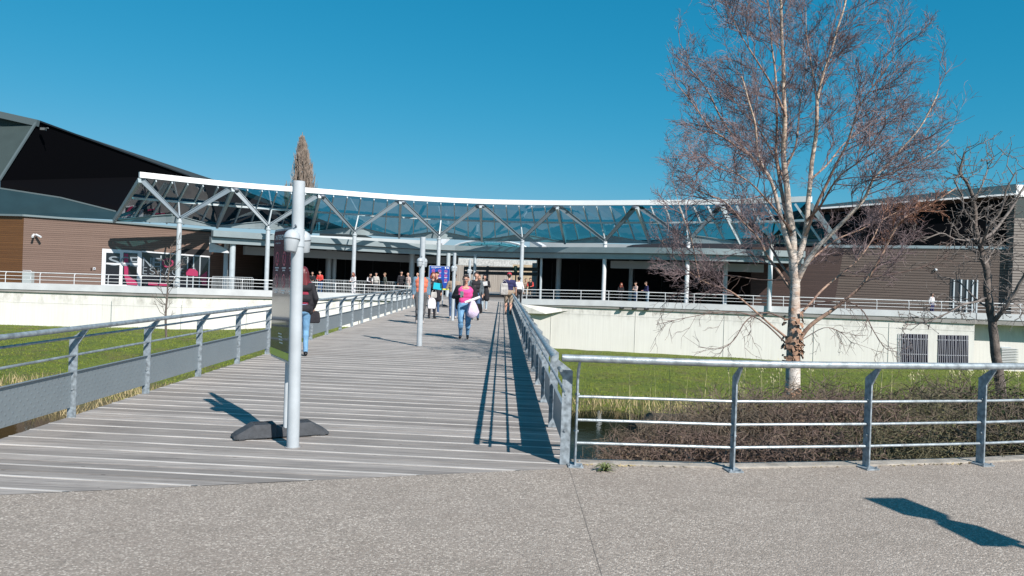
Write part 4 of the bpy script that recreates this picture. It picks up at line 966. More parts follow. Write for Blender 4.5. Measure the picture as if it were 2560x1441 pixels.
def capsule(mb, p0, p1, r0, r1, n=12):
    p0 = Vector(p0); p1 = Vector(p1); d = (p1-p0); L_ = max(d.length, 1e-4); d.normalize(); pts = []; rad = []
    for i in range(4): t = math.pi/2*(i/4); pts.append(p0-d*r0*math.cos(t)); rad.append(max(r0*math.sin(t), r0*.08))
    pts.append(p0); rad.append(r0); pts.append(p1); rad.append(r1)
    for i in range(3, -1, -1): t = math.pi/2*(i/4); pts.append(p1+d*r1*math.cos(t)); rad.append(max(r1*math.sin(t), r1*.08))
    mb.tube(pts, rad, n)
def fuse(prims, mats, name, parent, voxel, smooth_it=3):
    """prims: (p0,p1,r0,r1,mat index[,flat scale xyz]) -> one continuous skin"""
    mb = MB()
    for p in prims:
        capsule(mb, *p[:4])
    me = bpy.data.meshes.new(name); me.from_pydata([tuple(v) for v in mb.v], [], mb.f); tmp = bpy.data.objects.new('tmp', me); COL.objects.link(tmp)
    md = tmp.modifiers.new('r', 'REMESH'); md.mode = 'VOXEL'; md.voxel_size = voxel; sm = tmp.modifiers.new('s', 'SMOOTH'); sm.factor = .5; sm.iterations = smooth_it
    dg = bpy.context.evaluated_depsgraph_get(); res = bpy.data.meshes.new_from_object(tmp.evaluated_get(dg)); bpy.data.objects.remove(tmp); bpy.data.meshes.remove(me)
    n = len(res.polygons); c = np.empty(n*3); res.polygons.foreach_get('center', c); c = c.reshape(-1, 3)
    best = np.full(n, 1e9); mi = np.zeros(n, dtype=np.int32)
    for p in prims:
        a = np.array(p[0]); b = np.array(p[1]); ab = b-a; t = np.clip(((c-a)@ab)/max(ab@ab, 1e-9), 0, 1); q = a+t[:, None]*ab
        r = p[2]+(p[3]-p[2])*t; d = np.abs(np.linalg.norm(c-q, axis=1)-r)
        d = d-(p[5] if len(p) > 5 else 0); m_ = d < best; best[m_] = d[m_]; mi[m_] = p[4]
    res.materials.clear()
    for m_ in mats: res.materials.append(m_)
    res.polygons.foreach_set('material_index', mi); res.polygons.foreach_set('use_smooth', [True]*n); res.update()
    o = bpy.data.objects.new(name, res); COL.objects.link(o); o.parent = parent; return o

def person(loc, face, H, label, top, legs, shoes, hair=None, hstyle='short', sleeve=None, skinm=None, pose='stand', jacket=None, build=1.0, arms=None, legpose=None, shorts=False, detail=False, lean=0, head=(0, 0), cat='person', coat_len=None, group=None, skirt=None, neckline=False):
    """local frame: faces -Y. face = rotation about Z"""
    S = H/1.70; sk = skinm or skin; B = build
    root = empty('person', loc, label, cat, group, face)
    V_ = lambda x, y, z: Vector((x*S, y*S, z*S))
    ly = lean  # forward shift of the shoulders
    def sp(x, y, z):  # torso point with lean
        k = max(0, (z-.92)/.6); return V_(x, y-ly*k, z-abs(ly)*.18*k)
    ms = [sk, top, legs, shoes, sleeve or top, lips, eye_d]
    P_ = []
    lp = legpose or {'L': ((-.095, -.01, .49), (-.10, .01, .09), (-.115, -.13, .045)), 'R': ((.095, -.01, .49), (.10, .01, .09), (.115, -.13, .045))}
    for s, k in ((-1, 'L'), (1, 'R')):
        kn, an, to = lp[k]; lw_ = 0 if shorts else 2
        P_.append((V_(s*.085*B, .0, .90), V_(*kn), .092*B*S, .062*B*S, 2))
        P_.append((V_(*kn), V_(*an), (.060 if not shorts else .055)*B*S, (.045 if not shorts else .038)*S, lw_))
        P_.append((V_(*kn)+V_(0, .02, -.10), V_(*kn)+V_(0, .02, -.16), .062*B*S, .055*B*S, lw_))
        P_.append((V_(*an)+V_(0, .03, -.035), V_(*to), .042*S, .036*S, 3)); P_.append((V_(*an)+V_(0, .045, -.045), V_(*to)+V_(0, .05, -.008), .036*S, .036*S, 3))
    P_.append((V_(-.06*B, .015, .93), V_(.06*B, .015, .93), .108*B*S, .108*B*S, 2)); P_.append((V_(-.05*B, .03, .88), V_(.05*B, .03, .88), .095*B*S, .095*B*S, 2))
    P_.append((sp(-.055*B, 0, 1.05), sp(.055*B, 0, 1.05), .10*B*S, .10*B*S, 1)); P_.append((sp(-.07*B, -.005, 1.20), sp(.07*B, -.005, 1.20), .103*B*S, .103*B*S, 1))
    P_.append((sp(-.085*B, 0, 1.31), sp(.085*B, 0, 1.31), .098*B*S, .098*B*S, 1)); P_.append((sp(-.14*B, .01, 1.385), sp(.14*B, .01, 1.385), .062*S, .062*S, 1 if not neckline else 4))
    if neckline: P_.append((sp(-.05, -.075, 1.385), sp(.05, -.075, 1.385), .04*S, .04*S, 0, .01)); P_.append((sp(-.06*B, -.06, 1.27), sp(.06*B, -.06, 1.27), .075*B*S, .075*B*S, 1))
    P_.append((sp(0, .01, 1.39), sp(0, -.01+head[1]*.3, 1.52), .055*S, .048*S, 0))
    hc = sp(0, -.02+head[1], 1.605)
    P_.append((hc+V_(0, .015, .02), hc+V_(0, .0, .035), .088*S, .086*S, 0)); P_.append((hc+V_(0, -.025, -.03), hc+V_(0, -.035, -.065), .068*S, .040*S, 0))
    P_.append((hc+V_(0, -.095, .0), hc+V_(0, -.108, -.028), .010*S, .015*S, 0))
    for s in (-1, 1): P_.append((hc+V_(s*.086, .015, -.01), hc+V_(s*.088, .015, .02), .014*S, .016*S, 0))
    if detail:
        for s in (-1, 1): P_.append((hc+V_(s*.032, -.088, .012), hc+V_(s*.034, -.088, .012), .010*S, .010*S, 6, .004))
        P_.append((hc+V_(-.018, -.094, -.055), hc+V_(.018, -.094, -.055), .009*S, .009*S, 5, .004))
    ar = arms or {'L': ((-.235, .03, 1.12), (-.245, -.05, .89)), 'R': ((.235, .03, 1.12), (.245, -.05, .89))}
    hands = {}
    for s, k in ((-1, 'L'), (1, 'R')):
        el, wr = ar[k][:2]; sh_ = sp(s*.165*B, .01, 1.375)
        E = sp(*el); Wp = sp(*wr)
        P_.append((sh_, E, .056*B*S, .043*B*S, 4)); bare = len(ar[k]) > 2 and ar[k][2] == 'bare'
        P_.append((E, Wp, .042*B*S, .030*S, 0 if bare else 4))
        dd = (Wp-E).normalized(); pal = Wp+dd*.07*S; P_.append((Wp+dd*.02*S, pal, .026*S, .028*S, 0)); sdv = dd.cross(Vector((0, 1, .3))).normalized()
        hands[k] = (pal, dd, sdv)
        curl = Vector((0, -.5, .0))
        if detail:
            for fi in range(4):
                o_ = sdv*(fi-1.5)*.016*S; f0 = pal+o_+dd*.015*S; ln = (.032, .040, .037, .028)[fi]*S; f1 = f0+dd*ln; f2 = f1+(dd+curl).normalized()*ln*.8
                P_.append((f0, f1, .0085*S, .0078*S, 0)); P_.append((f1, f2, .0078*S, .0068*S, 0))
            tb = Wp+dd*.04*S-sdv*.026*S; P_.append((tb, tb+(dd*.8-sdv*.7+curl*.4).normalized()*.045*S, .0095*S, .008*S, 0))
        else: P_.append((pal, pal+(dd+curl*.4).normalized()*.06*S, .024*S, .014*S, 0))
    if coat_len:
        for s in (-1, 1): P_.append((V_(s*.07*B, .01, .95), V_(s*.10*B, .01, coat_len), .115*B*S, .12*B*S, 1, .01))
    vox = .0085 if detail else (.013 if loc[1] < 45 else .02)
    body = fuse(P_, ms, 'body', root, vox*S, 2)
    if jacket:
        J = []
        for s, k in ((-1, 'L'), (1, 'R')):
            el, wr = ar[k][:2]; E = sp(*el); Wp = sp(*wr); sh_ = sp(s*.165*B, .01, 1.375); dd = (Wp-E)
            J.append((sh_, E, .066*B*S, .055*B*S, 0)); J.append((E, E+dd*.88, .054*B*S, .042*S, 0)); J.append((sp(s*.13*B, .02, 1.36), sp(s*.15*B, .02, 1.02), .078*B*S, .072*B*S, 0)); J.append((sp(s*.14*B, .015, 1.05), V_(s*.15*B, .015, .86), .07*B*S, .062*B*S, 0))
        J.append((sp(-.10*B, .055, 1.33), sp(.10*B, .055, 1.33), .085*B*S, .085*B*S, 0)); J.append((sp(-.08*B, .05, 1.12), sp(.08*B, .05, 1.12), .09*B*S, .09*B*S, 0)); J.append((V_(-.08*B, .045, .92), V_(.08*B, .045, .92), .095*B*S, .095*B*S, 0))
        J.append((sp(-.06, .05, 1.42), sp(.06, .05, 1.42), .035*S, .035*S, 0))
        fuse(J, [jacket], 'jacket', root, vox*1.1*S, 2)
    if hair:
        Hh = [(hc+V_(0, .03, .045), hc+V_(0, .02, .05), .094*S, .092*S, 0), (hc+V_(0, .05, -.01), hc+V_(0, .055, .02), .075*S, .08*S, 0)]
        Hh.append((hc+V_(-.05, -.045, .075), hc+V_(.05, -.045, .075), .035*S, .035*S, 0))
        if hstyle == 'long':
            for s in (-1, 1): Hh.append((hc+V_(s*.075, .01, .02), hc+V_(s*.095, .0, -.20), .035*S, .045*S, 0))
            Hh += [(hc+V_(-.04, .07, .0), hc+V_(-.05, .09, -.24), .06*S, .055*S, 0), (hc+V_(.04, .07, .0), hc+V_(.05, .09, -.24), .06*S, .055*S, 0), (hc+V_(0, .08, .0), hc+V_(0, .10, -.30), .06*S, .045*S, 0)]
        if hstyle == 'bun': Hh.append((hc+V_(0, .09, .07), hc+V_(0, .10, .08), .045*S, .045*S, 0))
        if hstyle == 'bob':
            for s in (-1, 1): Hh.append((hc+V_(s*.075, .01, .02), hc+V_(s*.09, .0, -.09), .035*S, .042*S, 0))
            Hh.append((hc+V_(0, .08, 0), hc+V_(0, .085, -.09), .065*S, .06*S, 0))
        fuse(Hh, [hair], 'hair', root, vox*.9*S, 1)
    if hstyle == 'cap':
        mb = MB(); M_ = Matrix.Identity(3); mb.lathe(hc+V_(0, .02, .045), [(.098*S, -.01), (.099*S, .01*S), (.09*S, .05*S), (.06*S, .082*S), (.02*S, .095*S), (.001, .096*S)], 16); mb.box(hc+V_(0, -.11, .045), (.13*S, .11*S, .012*S)); mb.build('cap', cap_m, root, smooth=True, local=True)
    if hstyle == 'hat':
        mb = MB(); mb.lathe(hc+V_(0, .02, .06), [(.15*S, -.01), (.15*S, .0), (.098*S, .01*S), (.09*S, .07*S), (.05*S, .09*S), (.001, .092*S)], 16); mb.build('hat', hair_k, root, smooth=True, local=True)
    root['_h'] = 0
    del root['_h']
    return root, S, hands, hc
def W_(root, p):  # local point of a person to world
    return Matrix.Translation(Vector(root.location)) @ Matrix.Rotation(root.rotation_euler.z, 4, 'Z') @ Vector(p)
def gpos(px, py): p = pl(px, py); return (p.x, p.y, 0)
def hpos(px, Y): p = at(px, 700, Y); return (p.x, Y, 0)
WALK_R = {'L': ((-.10, -.10, .50), (-.10, .03, .12), (-.11, -.10, .06)), 'R': ((.09, .02, .49), (.085, .16, .14), (.09, .06, .05))}
WALK_L = {'L': ((-.09, .03, .49), (-.085, .20, .15), (-.09, .10, .05)), 'R': ((.10, -.10, .50), (.10, -.04, .09), (.11, -.17, .045))}
def sheet(name, label, cat, c, xd, zd, w_, h_, m_, th=.012, fold=0):
    xd = Vector(xd).normalized(); zd = Vector(zd).normalized(); n = xd.cross(zd).normalized(); c = Vector(c); o = empty(name, c, label, cat); mb = MB(); k = 6
    vs = []
    for i in range(k+1):
        t = i/k-.5; b_ = n*fold*math.cos(t*math.pi)
        vs += [c+xd*w_*t-zd*h_/2+b_, c+xd*w_*t+zd*h_/2+b_, c+xd*w_*t+zd*h_/2+b_+n*th, c+xd*w_*t-zd*h_/2+b_+n*th]
    fs = [(4*i+j, 4*i+(j+1) % 4, 4*i+4+(j+1) % 4, 4*i+4+j) for i in range(k) for j in range(4)]+[(3, 2, 1, 0), (4*k, 4*k+1, 4*k+2, 4*k+3)]
    mb.add(vs, fs); mb.build('sheet', m_, o, smooth=False); return o
def bag(c, w_, d_, h_, m_, label, strap_to=None, rz=0, nm='handbag', top=.8):
    o = empty(nm, c, label, 'bag'); M_ = Matrix.Rotation(rz, 3, 'Z'); c = Vector(c); mb = MB(); secs = []
    for t, k in ((0, .86), (.12, 1), (.5, 1.02), (.85, .92), (1, top)):
        for x, y in ((-1, -1), (1, -1), (1, 1), (-1, 1)): secs.append(c+M_@Vector((x*w_/2*k, y*d_/2*k*(1.1-.3*t), h_*t)))
    fs = [(3, 2, 1, 0), (16, 17, 18, 19)]+[(4*i+j, 4*i+(j+1) % 4, 4*i+4+(j+1) % 4, 4*i+4+j) for i in range(4) for j in range(4)]
    mb.add(secs, fs); mb.build('bag_body', m_, o, bev=.015)
    if strap_to is not None:
        s = Vector(strap_to); a_ = c+M_@Vector((-w_*.35, 0, h_*.97)); b_ = c+M_@Vector((w_*.35, 0, h_*.97))
        MB().tube(dense([a_, a_.lerp(s, .6)+M_@Vector((-.02, 0, 0)), s, b_.lerp(s, .6)+M_@Vector((.02, 0, 0)), b_], 4), .01, 6).build('strap', m_, o, smooth=True)
    return o
paper_m = mat('white_paper', (.78, .78, .78), .7); phone_m = mat('grey_green_phone', (.22, .32, .30), .3); cyan_m = mat('turquoise_card', (.02, .48, .60), .4)

# 1 woman half hidden by the big lamp post
r_, S, hd_, hc_ = person(gpos(751, 890), R(200), 1.66, 'woman with long dark red hair and black jacket half hidden behind the nearest lamp post', maroon, jeans_l, shoe_b, hair_d, 'long', jacket=blackc, detail=True,
    arms={'L': ((-.25, .08, 1.12), (-.22, -.07, .93)), 'R': ((.25, .05, 1.12), (.24, -.04, .90))}, legpose={'L': ((-.09, -.05, .49), (-.09, .04, .09), (-.10, -.10, .045)), 'R': ((.09, .0, .49), (.09, .06, .09), (.10, -.07, .045))})
h = W_(r_, hd_['L'][0]); bag((h.x+.03, h.y+.06, h.z-.24), .20, .08, .22, blackc, 'small black bag in the hand of the woman behind the nearest lamp post', h, R(30))
# 2 woman in the pink top
r_, S, hd_, hc_ = person(gpos(1160, 849), R(2), 1.63, 'woman in a bright pink top, black jacket and light jeans walking towards the camera', pink, jeans_l, shoe_b, hair_b, 'bun', sleeve=blackc, jacket=blackc, build=1.24, detail=True, neckline=True,
    arms={'L': ((-.31, .04, 1.14), (-.13, -.20, 1.16)), 'R': ((.30, .05, 1.12), (.16, -.20, 1.05))}, legpose=WALK_R, head=(0, -.02))
h = W_(r_, hd_['L'][0]); sheet('phone', 'grey-green mobile phone held up by the woman in the pink top', 'phone', h+Vector((.0, -.03, .05)), (1, 0, .1), (0, -.2, 1), .08, .155, phone_m, .01)
h = W_(r_, hd_['R'][0]); pr = empty('paper_roll', h, 'white rolled papers under the arm of the woman in the pink top', 'papers'); MB().tube([h+Vector((-.12, -.04, -.03)), h+Vector((.26, -.02, .12))], .035, 14).build('roll', paper_m, pr, smooth=True)
mb = MB(); k = 9; vs = []
for j, (rr2, zz) in enumerate(((.05, .02), (.10, -.10), (.15, -.26), (.12, -.36), (.03, -.42))):
    for i in range(k): a_ = 2*math.pi*i/k; q = 1+.22*math.sin(3*a_+j); vs.append((h.x+.07+rr2*q*math.cos(a_), h.y-.03+rr2*.6*q*math.sin(a_), h.z+zz))
mb.add(vs, [(j*k+i, j*k+(i+1) % k, (j+1)*k+(i+1) % k, (j+1)*k+i) for j in range(4) for i in range(k)]+[tuple(range(k-1, -1, -1)), tuple(range(4*k, 5*k))])
sc = mb.build('folded_jacket', lilac, smooth=True); tag(sc, 'pale lilac jacket hanging from the arm of the woman in the pink top', 'jacket')
gl2 = MB()
for s in (-1, 1): 
    c_ = W_(r_, hc_+Vector((s*.033*S, -.105*S, .012*S))); gl2.tube([c_+Vector((.026*math.cos(a_), 0, .022*math.sin(a_))) for a_ in [2*math.pi*i/10 for i in range(11)]], .003, 4)
sg = gl2.build('glasses', steel_dark); sg.parent = r_; sg.matrix_parent_inverse = (Matrix.Translation(r_.location)@Matrix.Rotation(r_.rotation_euler.z, 4, 'Z')).inverted()
h2 = W_(r_, (.30, .12, .95)); bag((h2.x, h2.y+.35, .66), .26, .14, .26, blackc, 'large black handbag beside the lilac jacket', (h2.x, h2.y+.3, 1.25), nm='handbag')
# 3..13
r_, *_ = person(gpos(1187, 801), R(5), 1.78, 'brown-haired person in a grey coat just behind the woman in the pink top', blackc, jeans_d, shoe_b, hair_b, 'short', jacket=coat_g, arms={'L': ((-.22, .04, 1.13), (-.10, -.18, 1.20)), 'R': ((.25, .04, 1.12), (.24, -.1, .92))}, legpose=WALK_L)
r_, S, hd_, _h = person(gpos(1050, 811), R(15), 1.83, 'person in an open denim jacket and orange shirt behind the second lamp post', orange, grey_c, shoe_w, hair_l, 'short', jacket=denim, build=1.22, legpose=WALK_R)
h = W_(r_, hd_['R'][0]); bag((h.x+.08, h.y, h.z-.36), .26, .12, .34, white_c, 'white tote bag hanging beside the person in denim', (h.x, h.y, h.z+.02), R(20), 'tote_bag', .5)
r_, S, hd_, _h = person(gpos(1079, 797), R(20), 1.72, 'red-haired woman in black holding a turquoise folder', blackc, blackc, shoe_b, hair_r, 'bob', arms={'L': ((-.24, .04, 1.15), (-.16, -.20, 1.28)), 'R': ((.24, .04, 1.13), (.06, -.22, 1.12))}, coat_len=None)
h = W_(r_, hd_['R'][0]); sheet('folder', 'turquoise folder held against the chest of the red-haired woman', 'folder', h+Vector((.10, -.06, .10)), (1, 0, -.12), (.12, 0, 1), .31, .24, cyan_m, .02)
bag((h.x-.03, h.y-.05, h.z-.34), .22, .10, .22, cream, 'small pale bag below the turquoise folder', (h.x-.02, h.y, h.z-.02))
person(gpos(1089, 786), R(-20), 1.76, 'person in a long black coat behind the red-haired woman', blackc, jeans_d, shoe_w, hair_k, 'short', coat_len=.62)
person(gpos(1132, 797), R(185), 1.70, 'person in a beige sweater and jeans behind the third lamp post', beige, jeans_d, shoe_w, hair_b, 'short', build=1.15, arms={'L': ((-.27, .03, 1.15), (-.20, -.18, 1.3)), 'R': ((.27, .03, 1.15), (.18, -.18, 1.25))})
r_, S, hd_, _h = person(gpos(1210, 777), R(-15), 1.74, 'person in a long black coat reading a paper near the passage', blackc, pale_b, shoe_w, hair_k, 'bob', coat_len=.58, build=1.12, head=(0, -.04), arms={'L': ((-.24, .02, 1.15), (-.08, -.25, 1.22)), 'R': ((.24, .02, 1.15), (.10, -.25, 1.22))})
h = W_(r_, hd_['R'][0]); sheet('paper_sheet', 'white paper being read by the person in the long black coat', 'paper', h+Vector((0, -.04, .06)), (1, 0, .15), (-.1, -.3, 1), .30, .21, paper_m, .006)
person(gpos(1194, 782), R(30), 1.70, 'fair-haired person half hidden behind the grey coat', blackc, jeans_d, shoe_b, hair_l, 'short')
r_, S, hd_, _h = person(gpos(1270, 787), R(182), 1.84, 'man in a red cap, navy shirt and khaki shorts walking away along the right railing', navy, khaki, shoe_b, hair_b, 'cap', build=1.2, shorts=True, legpose=WALK_L, arms={'L': ((-.28, .02, 1.12), (-.30, -.05, .88), 'bare'), 'R': ((.28, .02, 1.12), (.24, -.06, .92))})
h = W_(r_, (.22, .14, .95)); bag((h.x, h.y-.05, .88), .34, .20, .52, cloth('grey_white_pack', (.40, .38, .36), .4), 'grey and white bag slung at the left side of the man in the red cap', (h.x+.02, h.y, 1.52), R(10), 'shoulder_bag')
h = W_(r_, hd_['L'][0]); st_ = empty('folded_umbrella', h, 'long dark umbrella in the hand of the man in the red cap', 'umbrella'); MB().tube([h+Vector((.08, .05, .12)), h+Vector((-.05, -.05, -.15)), h+Vector((-.33, -.10, -.68))], [.012, .03, .008], 8).build('shaft', blackc, st_, smooth=True)
person(hpos(1299, 44), R(190), 1.72, 'person in a white shirt and black hat leaning on the right railing', white_c, blackc, shoe_b, hair_k, 'hat', lean=.15)
yt = lambda i, t, d=.9: (CP[i].lerp(CP[i+1], t)).y+d
LEAN = {'L': ((-.22, -.08, 1.12), (-.10, -.33, 1.07)), 'R': ((.22, -.08, 1.12), (.10, -.33, 1.07))}
G2 = None
def tp(px, d=.85):
    k = [i for i in range(len(CB)) if CB[i][0] <= px][-1]; t = (px-CB[k][0])/(CB[k+1][0]-CB[k][0]); Y = CB[k][2]+(CB[k+1][2]-CB[k][2])*t+d; return hpos(px, Y)
person(tp(1313), R(10), 1.68, 'brown-clothed person leaning over the right terrace railing nearest the boardwalk', beige, grey_c, shoe_b, hair_b, 'short', lean=.22, arms=LEAN)
person(tp(1327), R(-10), 1.74, 'person in red and black leaning on the railing just right of the boardwalk end', blackc, blackc, shoe_b, hair_k, 'short', sleeve=redc, lean=.20, arms=LEAN)
person(tp(781), R(10), 1.64, 'dark-haired person in black leaning on the left terrace railing beside the red shirt', blackc, blackc, shoe_b, hair_k, 'short', lean=.2, arms=LEAN)
person(tp(801), R(-5), 1.70, 'person in a bright red shirt leaning on the left terrace railing', redc, jeans_d, shoe_b, hair_b, 'short', lean=.15, arms=LEAN)
person(tp(885, .75), R(-25), 1.66, 'woman with a red headscarf in white and black at the canopy column', white_c, white_c, shoe_w, hair_r, 'long', sleeve=white_c, lean=.1, arms=LEAN)
person(tp(922, 1.6), R(40), 1.66, 'person in black and white bent over a camera behind the barriers', blackc, blackc, shoe_b, hair_k, 'short', sleeve=white_c, lean=.2, arms=LEAN)
person(tp(940, 1.9), R(0), 1.70, 'person in a cream jacket standing behind the barriers', cream, grey_c, shoe_b, hair_k, 'short')
person(tp(962, 1.7), R(-60), 1.70, 'grey-haired man in an olive shirt facing left behind the barriers', olive, grey_c, shoe_b, hair_l, 'short')
person(tp(1003, 1.5), R(30), 1.86, 'tall person in black with a pale badge behind the left railing', blackc, blackc, shoe_b, hair_k, 'short', build=1.1)
r_, *_ = person(tp(1020, 1.0), R(-45), 1.76, 'bald man in a beige top with a dark rucksack strap', rosy, cream, shoe_b, None, 'none', build=1.1)
person(tp(1044, 1.0), R(-50), 1.78, 'bald man in a pale pink shirt just left of the second lamp post', rosy, grey_c, shoe_b, None, 'none', build=1.1)
person(tp(1552), R(5), 1.60, 'red-haired person in black leaning on the right terrace railing', blackc, blackc, shoe_b, hair_r, 'long', lean=.2, arms=LEAN)
person(tp(1590), R(-60), 1.66, 'person in a pale pink top turned left at the right terrace railing', rosy, jeans_d, shoe_b, hair_b, 'short', arms={'L': ((-.2, -.08, 1.12), (-.05, -.2, 1.3)), 'R': ((.22, -.08, 1.12), (.10, -.25, 1.15))})
person(tp(1620), R(-75), 1.74, 'person in a dark navy top with hands on the right terrace railing', navy, pale_b, shoe_w, hair_b, 'short', lean=.12, arms=LEAN)
person(tp(2332), R(20), 1.62, 'person in a white top and dark trousers near the glazed door at right', white_c, navy, shoe_b, hair_b, 'bob', sleeve=white_c)

#MARK-TREES
# ------------------------------------------------------------------ TREES
m, b, P, g = newm('birch_bark', .75)
s = N(m, 'SeparateXYZ'); L(m, P, s.inputs[0])
lent = noise_(m, mapped(m, P, (3, 3, 26)), 3, 5, .6, .60, .68); dk_ = noise_(m, mapped(m, P, (3, 3, 7)), 2.2, 6, .7, .58, .66)
peel = noise_(m, mapped(m, P, (1, 1, 2.2)), 5, 6, .7, .40, .60)
zone = math_(m, 'MULTIPLY', math_(m, 'MULTIPLY_ADD', s.outputs[2], 5, -1.6, clamp=True), math_(m, 'MULTIPLY_ADD', s.outputs[2], -1.1, 2.6, clamp=True))
c = mixc(m, noise_(m, P, 6, 4, .6, .3, .7), (.72, .68, .64), (.50, .42, .34))
up_ = math_(m, 'MULTIPLY_ADD', s.outputs[2], .5, -.9, clamp=True)
c = mixc(m, math_(m, 'MULTIPLY', up_, .8), c, mixc(m, peel, (.60, .48, .36), (.36, .23, .15)))
c = mixc(m, math_(m, 'MULTIPLY', math_(m, 'MULTIPLY', zone, peel), .75), c, (.34, .19, .11))
c = mixc(m, math_(m, 'MULTIPLY', lent, .85), c, (.05, .04, .035)); c = mixc(m, math_(m, 'MULTIPLY', dk_, .6), c, (.09, .06, .045)); L(m, c, b.inputs['Base Color'])
bump_(m, math_(m, 'ADD', peel, lent), .5, .02)
branch_m = mat('birch_branch_bark', (.46, .31, .22), .7, var=.5, vscale=14, col2=(.15, .085, .075))
twig_m = mat('birch_twig', (.235, .175, .18), .7, var=.3, vscale=4, col2=(.11, .072, .075)); twig_o = mat('rusty_twig', (.25, .12, .075), .7, var=.3, vscale=5)
dark_bark = mat('dark_bark', (.14, .115, .10), .85, var=.5, vscale=12, bump=.5, bscale=40)

def wob(p, q, k, amt, rg, droop=0):
    out = [p.copy()]
    for i in range(1, k+1):
        t = i/k; x = p.lerp(q, t); w_ = amt*(1 if i < k else .6); x += Vector((rg.uniform(-w_, w_), rg.uniform(-w_, w_), rg.uniform(-w_, w_)-droop*t*t)); out.append(x)
    return out
def rdir(d, ang, rg):
    d = d.normalized(); o = d.orthogonal().normalized(); o = Matrix.Rotation(rg.uniform(0, 2*math.pi), 3, d)@o
    return (d*math.cos(ang)+o*math.sin(ang)).normalized()
YT = 12.4
mains = [  # ((px,py,dY)...), start width px, end width px
 ([(1981, 1120, 0), (1981, 1040, 0), (1983, 900, 0), (1984, 820, 0), (1987, 740, 0), (1988, 690, 0)], 54, 38),
 ([(1988, 700, 0), (1984, 640, 0), (1976, 560, .05), (1969, 480, .1), (1963, 400, .1), (1962, 330, .05), (1960, 250, 0), (1957, 130, 0), (1953, 40, -.1), (1948, -70, 0), (1950, -200, 0)], 30, 8),
 ([(1984, 650, 0), (1962, 590, -.1), (1945, 510, -.15), (1926, 455, -.2), (1906, 420, -.3), (1893, 370, -.4), (1884, 300, -.5), (1868, 240, -.6), (1852, 190, -.6)], 18, 5),
 ([(1906, 425, -.3), (1872, 385, -.1), (1830, 335, .1), (1800, 290, .2), (1770, 230, .3), (1735, 180, .4), (1700, 140, .5)], 11, 4),
 ([(1870, 385, -.1), (1820, 350, -.3), (1775, 320, -.5), (1730, 260, -.7), (1690, 210, -.9)], 8, 3),
 ([(1976, 590, 0), (1955, 480, .2), (1943, 380, .35), (1940, 250, .4), (1935, 140, .5), (1922, 40, .6), (1912, -50, .7)], 14, 5),
 ([(1990, 700, 0), (2006, 620, .1), (2018, 550, .15), (2026, 470, .2), (2034, 380, .3), (2041, 300, .3), (2044, 240, .3), (2058, 185, .3), (2074, 140, .3), (2092, 75, .3), (2112, 10, .3), (2130, -80, .4)], 22, 7),
 ([(2012, 590, .1), (2040, 515, -.1), (2080, 430, -.3), (2112, 365, -.5), (2140, 290, -.6), (2162, 248, -.7), (2195, 200, -.8), (2240, 130, -.9)], 12, 4),
 ([(1992, 705, 0), (2040, 625, -.2), (2082, 578, -.35), (2130, 532, -.5), (2165, 492, -.6), (2188, 445, -.7), (2235, 395, -.8), (2290, 330, -.9), (2345, 235, -.9)], 18, 5),
 ([(1990, 862, 0), (2030, 812, -.1), (2085, 770, -.2), (2135, 730, -.3), (2172, 688, -.4), (2210, 628, -.5), (2235, 582, -.55), (2262, 545, -.6), (2330, 510, -.6), (2390, 470, -.5)], 15, 5),
 ([(1990, 800, 0), (2040, 738, .1), (2100, 690, .25), (2150, 645, .35), (2180, 600, .4), (2205, 550, .5), (2270, 520, .6)], 9, 4),
 ([(1984, 735, 0), (1950, 682, .1), (1920, 640, .25), (1893, 592, .3), (1860, 558, .4), (1810, 505, .5), (1750, 480, .6), (1690, 440, .7)], 12, 4),
 ([(1980, 855, 0), (1935, 820, -.1), (1880, 770, -.25), (1825, 728, -.4), (1760, 705, -.5), (1690, 650, -.6), (1655, 600, -.6)], 9, 3),
 ([(1962, 290, 0), (1930, 215, -.2), (1885, 140, -.4), (1850, 80, -.5), (1815, 10, -.7)], 9, 3),
 ([(2042, 255, .3), (2030, 180, .5), (2020, 100, .7), (2015, 20, .8)], 8, 4),
 ([(2028, 450, .2), (2060, 420, .5), (2110, 360, .8), (2150, 330, 1.0), (2220, 290, 1.3)], 8, 3),
 ([(1965, 430, .1), (1990, 360, .5), (2000, 280, .9), (2010, 190, 1.2), (2020, 100, 1.4)], 9, 3),
 ([(1968, 470, .1), (1940, 400, .6), (1900, 330, 1.0), (1850, 270, 1.4), (1800, 200, 1.7)], 9, 3),
 ([(2018, 550, .1), (2060, 500, -.6), (2100, 440, -1.1), (2150, 400, -1.4), (2200, 330, -1.7)], 9, 3),
 ([(1976, 580, 0), (1950, 540, -.6), (1900, 480, -1.1), (1850, 440, -1.5), (1780, 400, -1.8)], 9, 3),
 ([(1990, 700, 0), (2030, 650, .6), (2090, 600, 1.1), (2180, 560, 1.5), (2260, 480, 1.8)], 9, 3),
 ([(1984, 700, 0), (1940, 640, .6), (1880, 560, 1.1), (1800, 520, 1.5), (1720, 540, 1.8)], 9, 3),
 ([(2195, 445, -.7), (2260, 420, -.5), (2320, 390, -.3), (2370, 350, -.2)], 6, 3),
 ([(1750, 705, -.5), (1730, 600, -.4), (1700, 520, -.3), (1680, 450, -.2)], 5, 2),
]
birch = empty('birch_tree', at(1981, 1060, YT), 'leafless white-barked birch with a broad haze of purple-brown twigs behind the fence', 'tree')
rg = random.Random(11)
trunk = MB(); br = MB(); tw = MB(); two = MB(); mb_paths = []
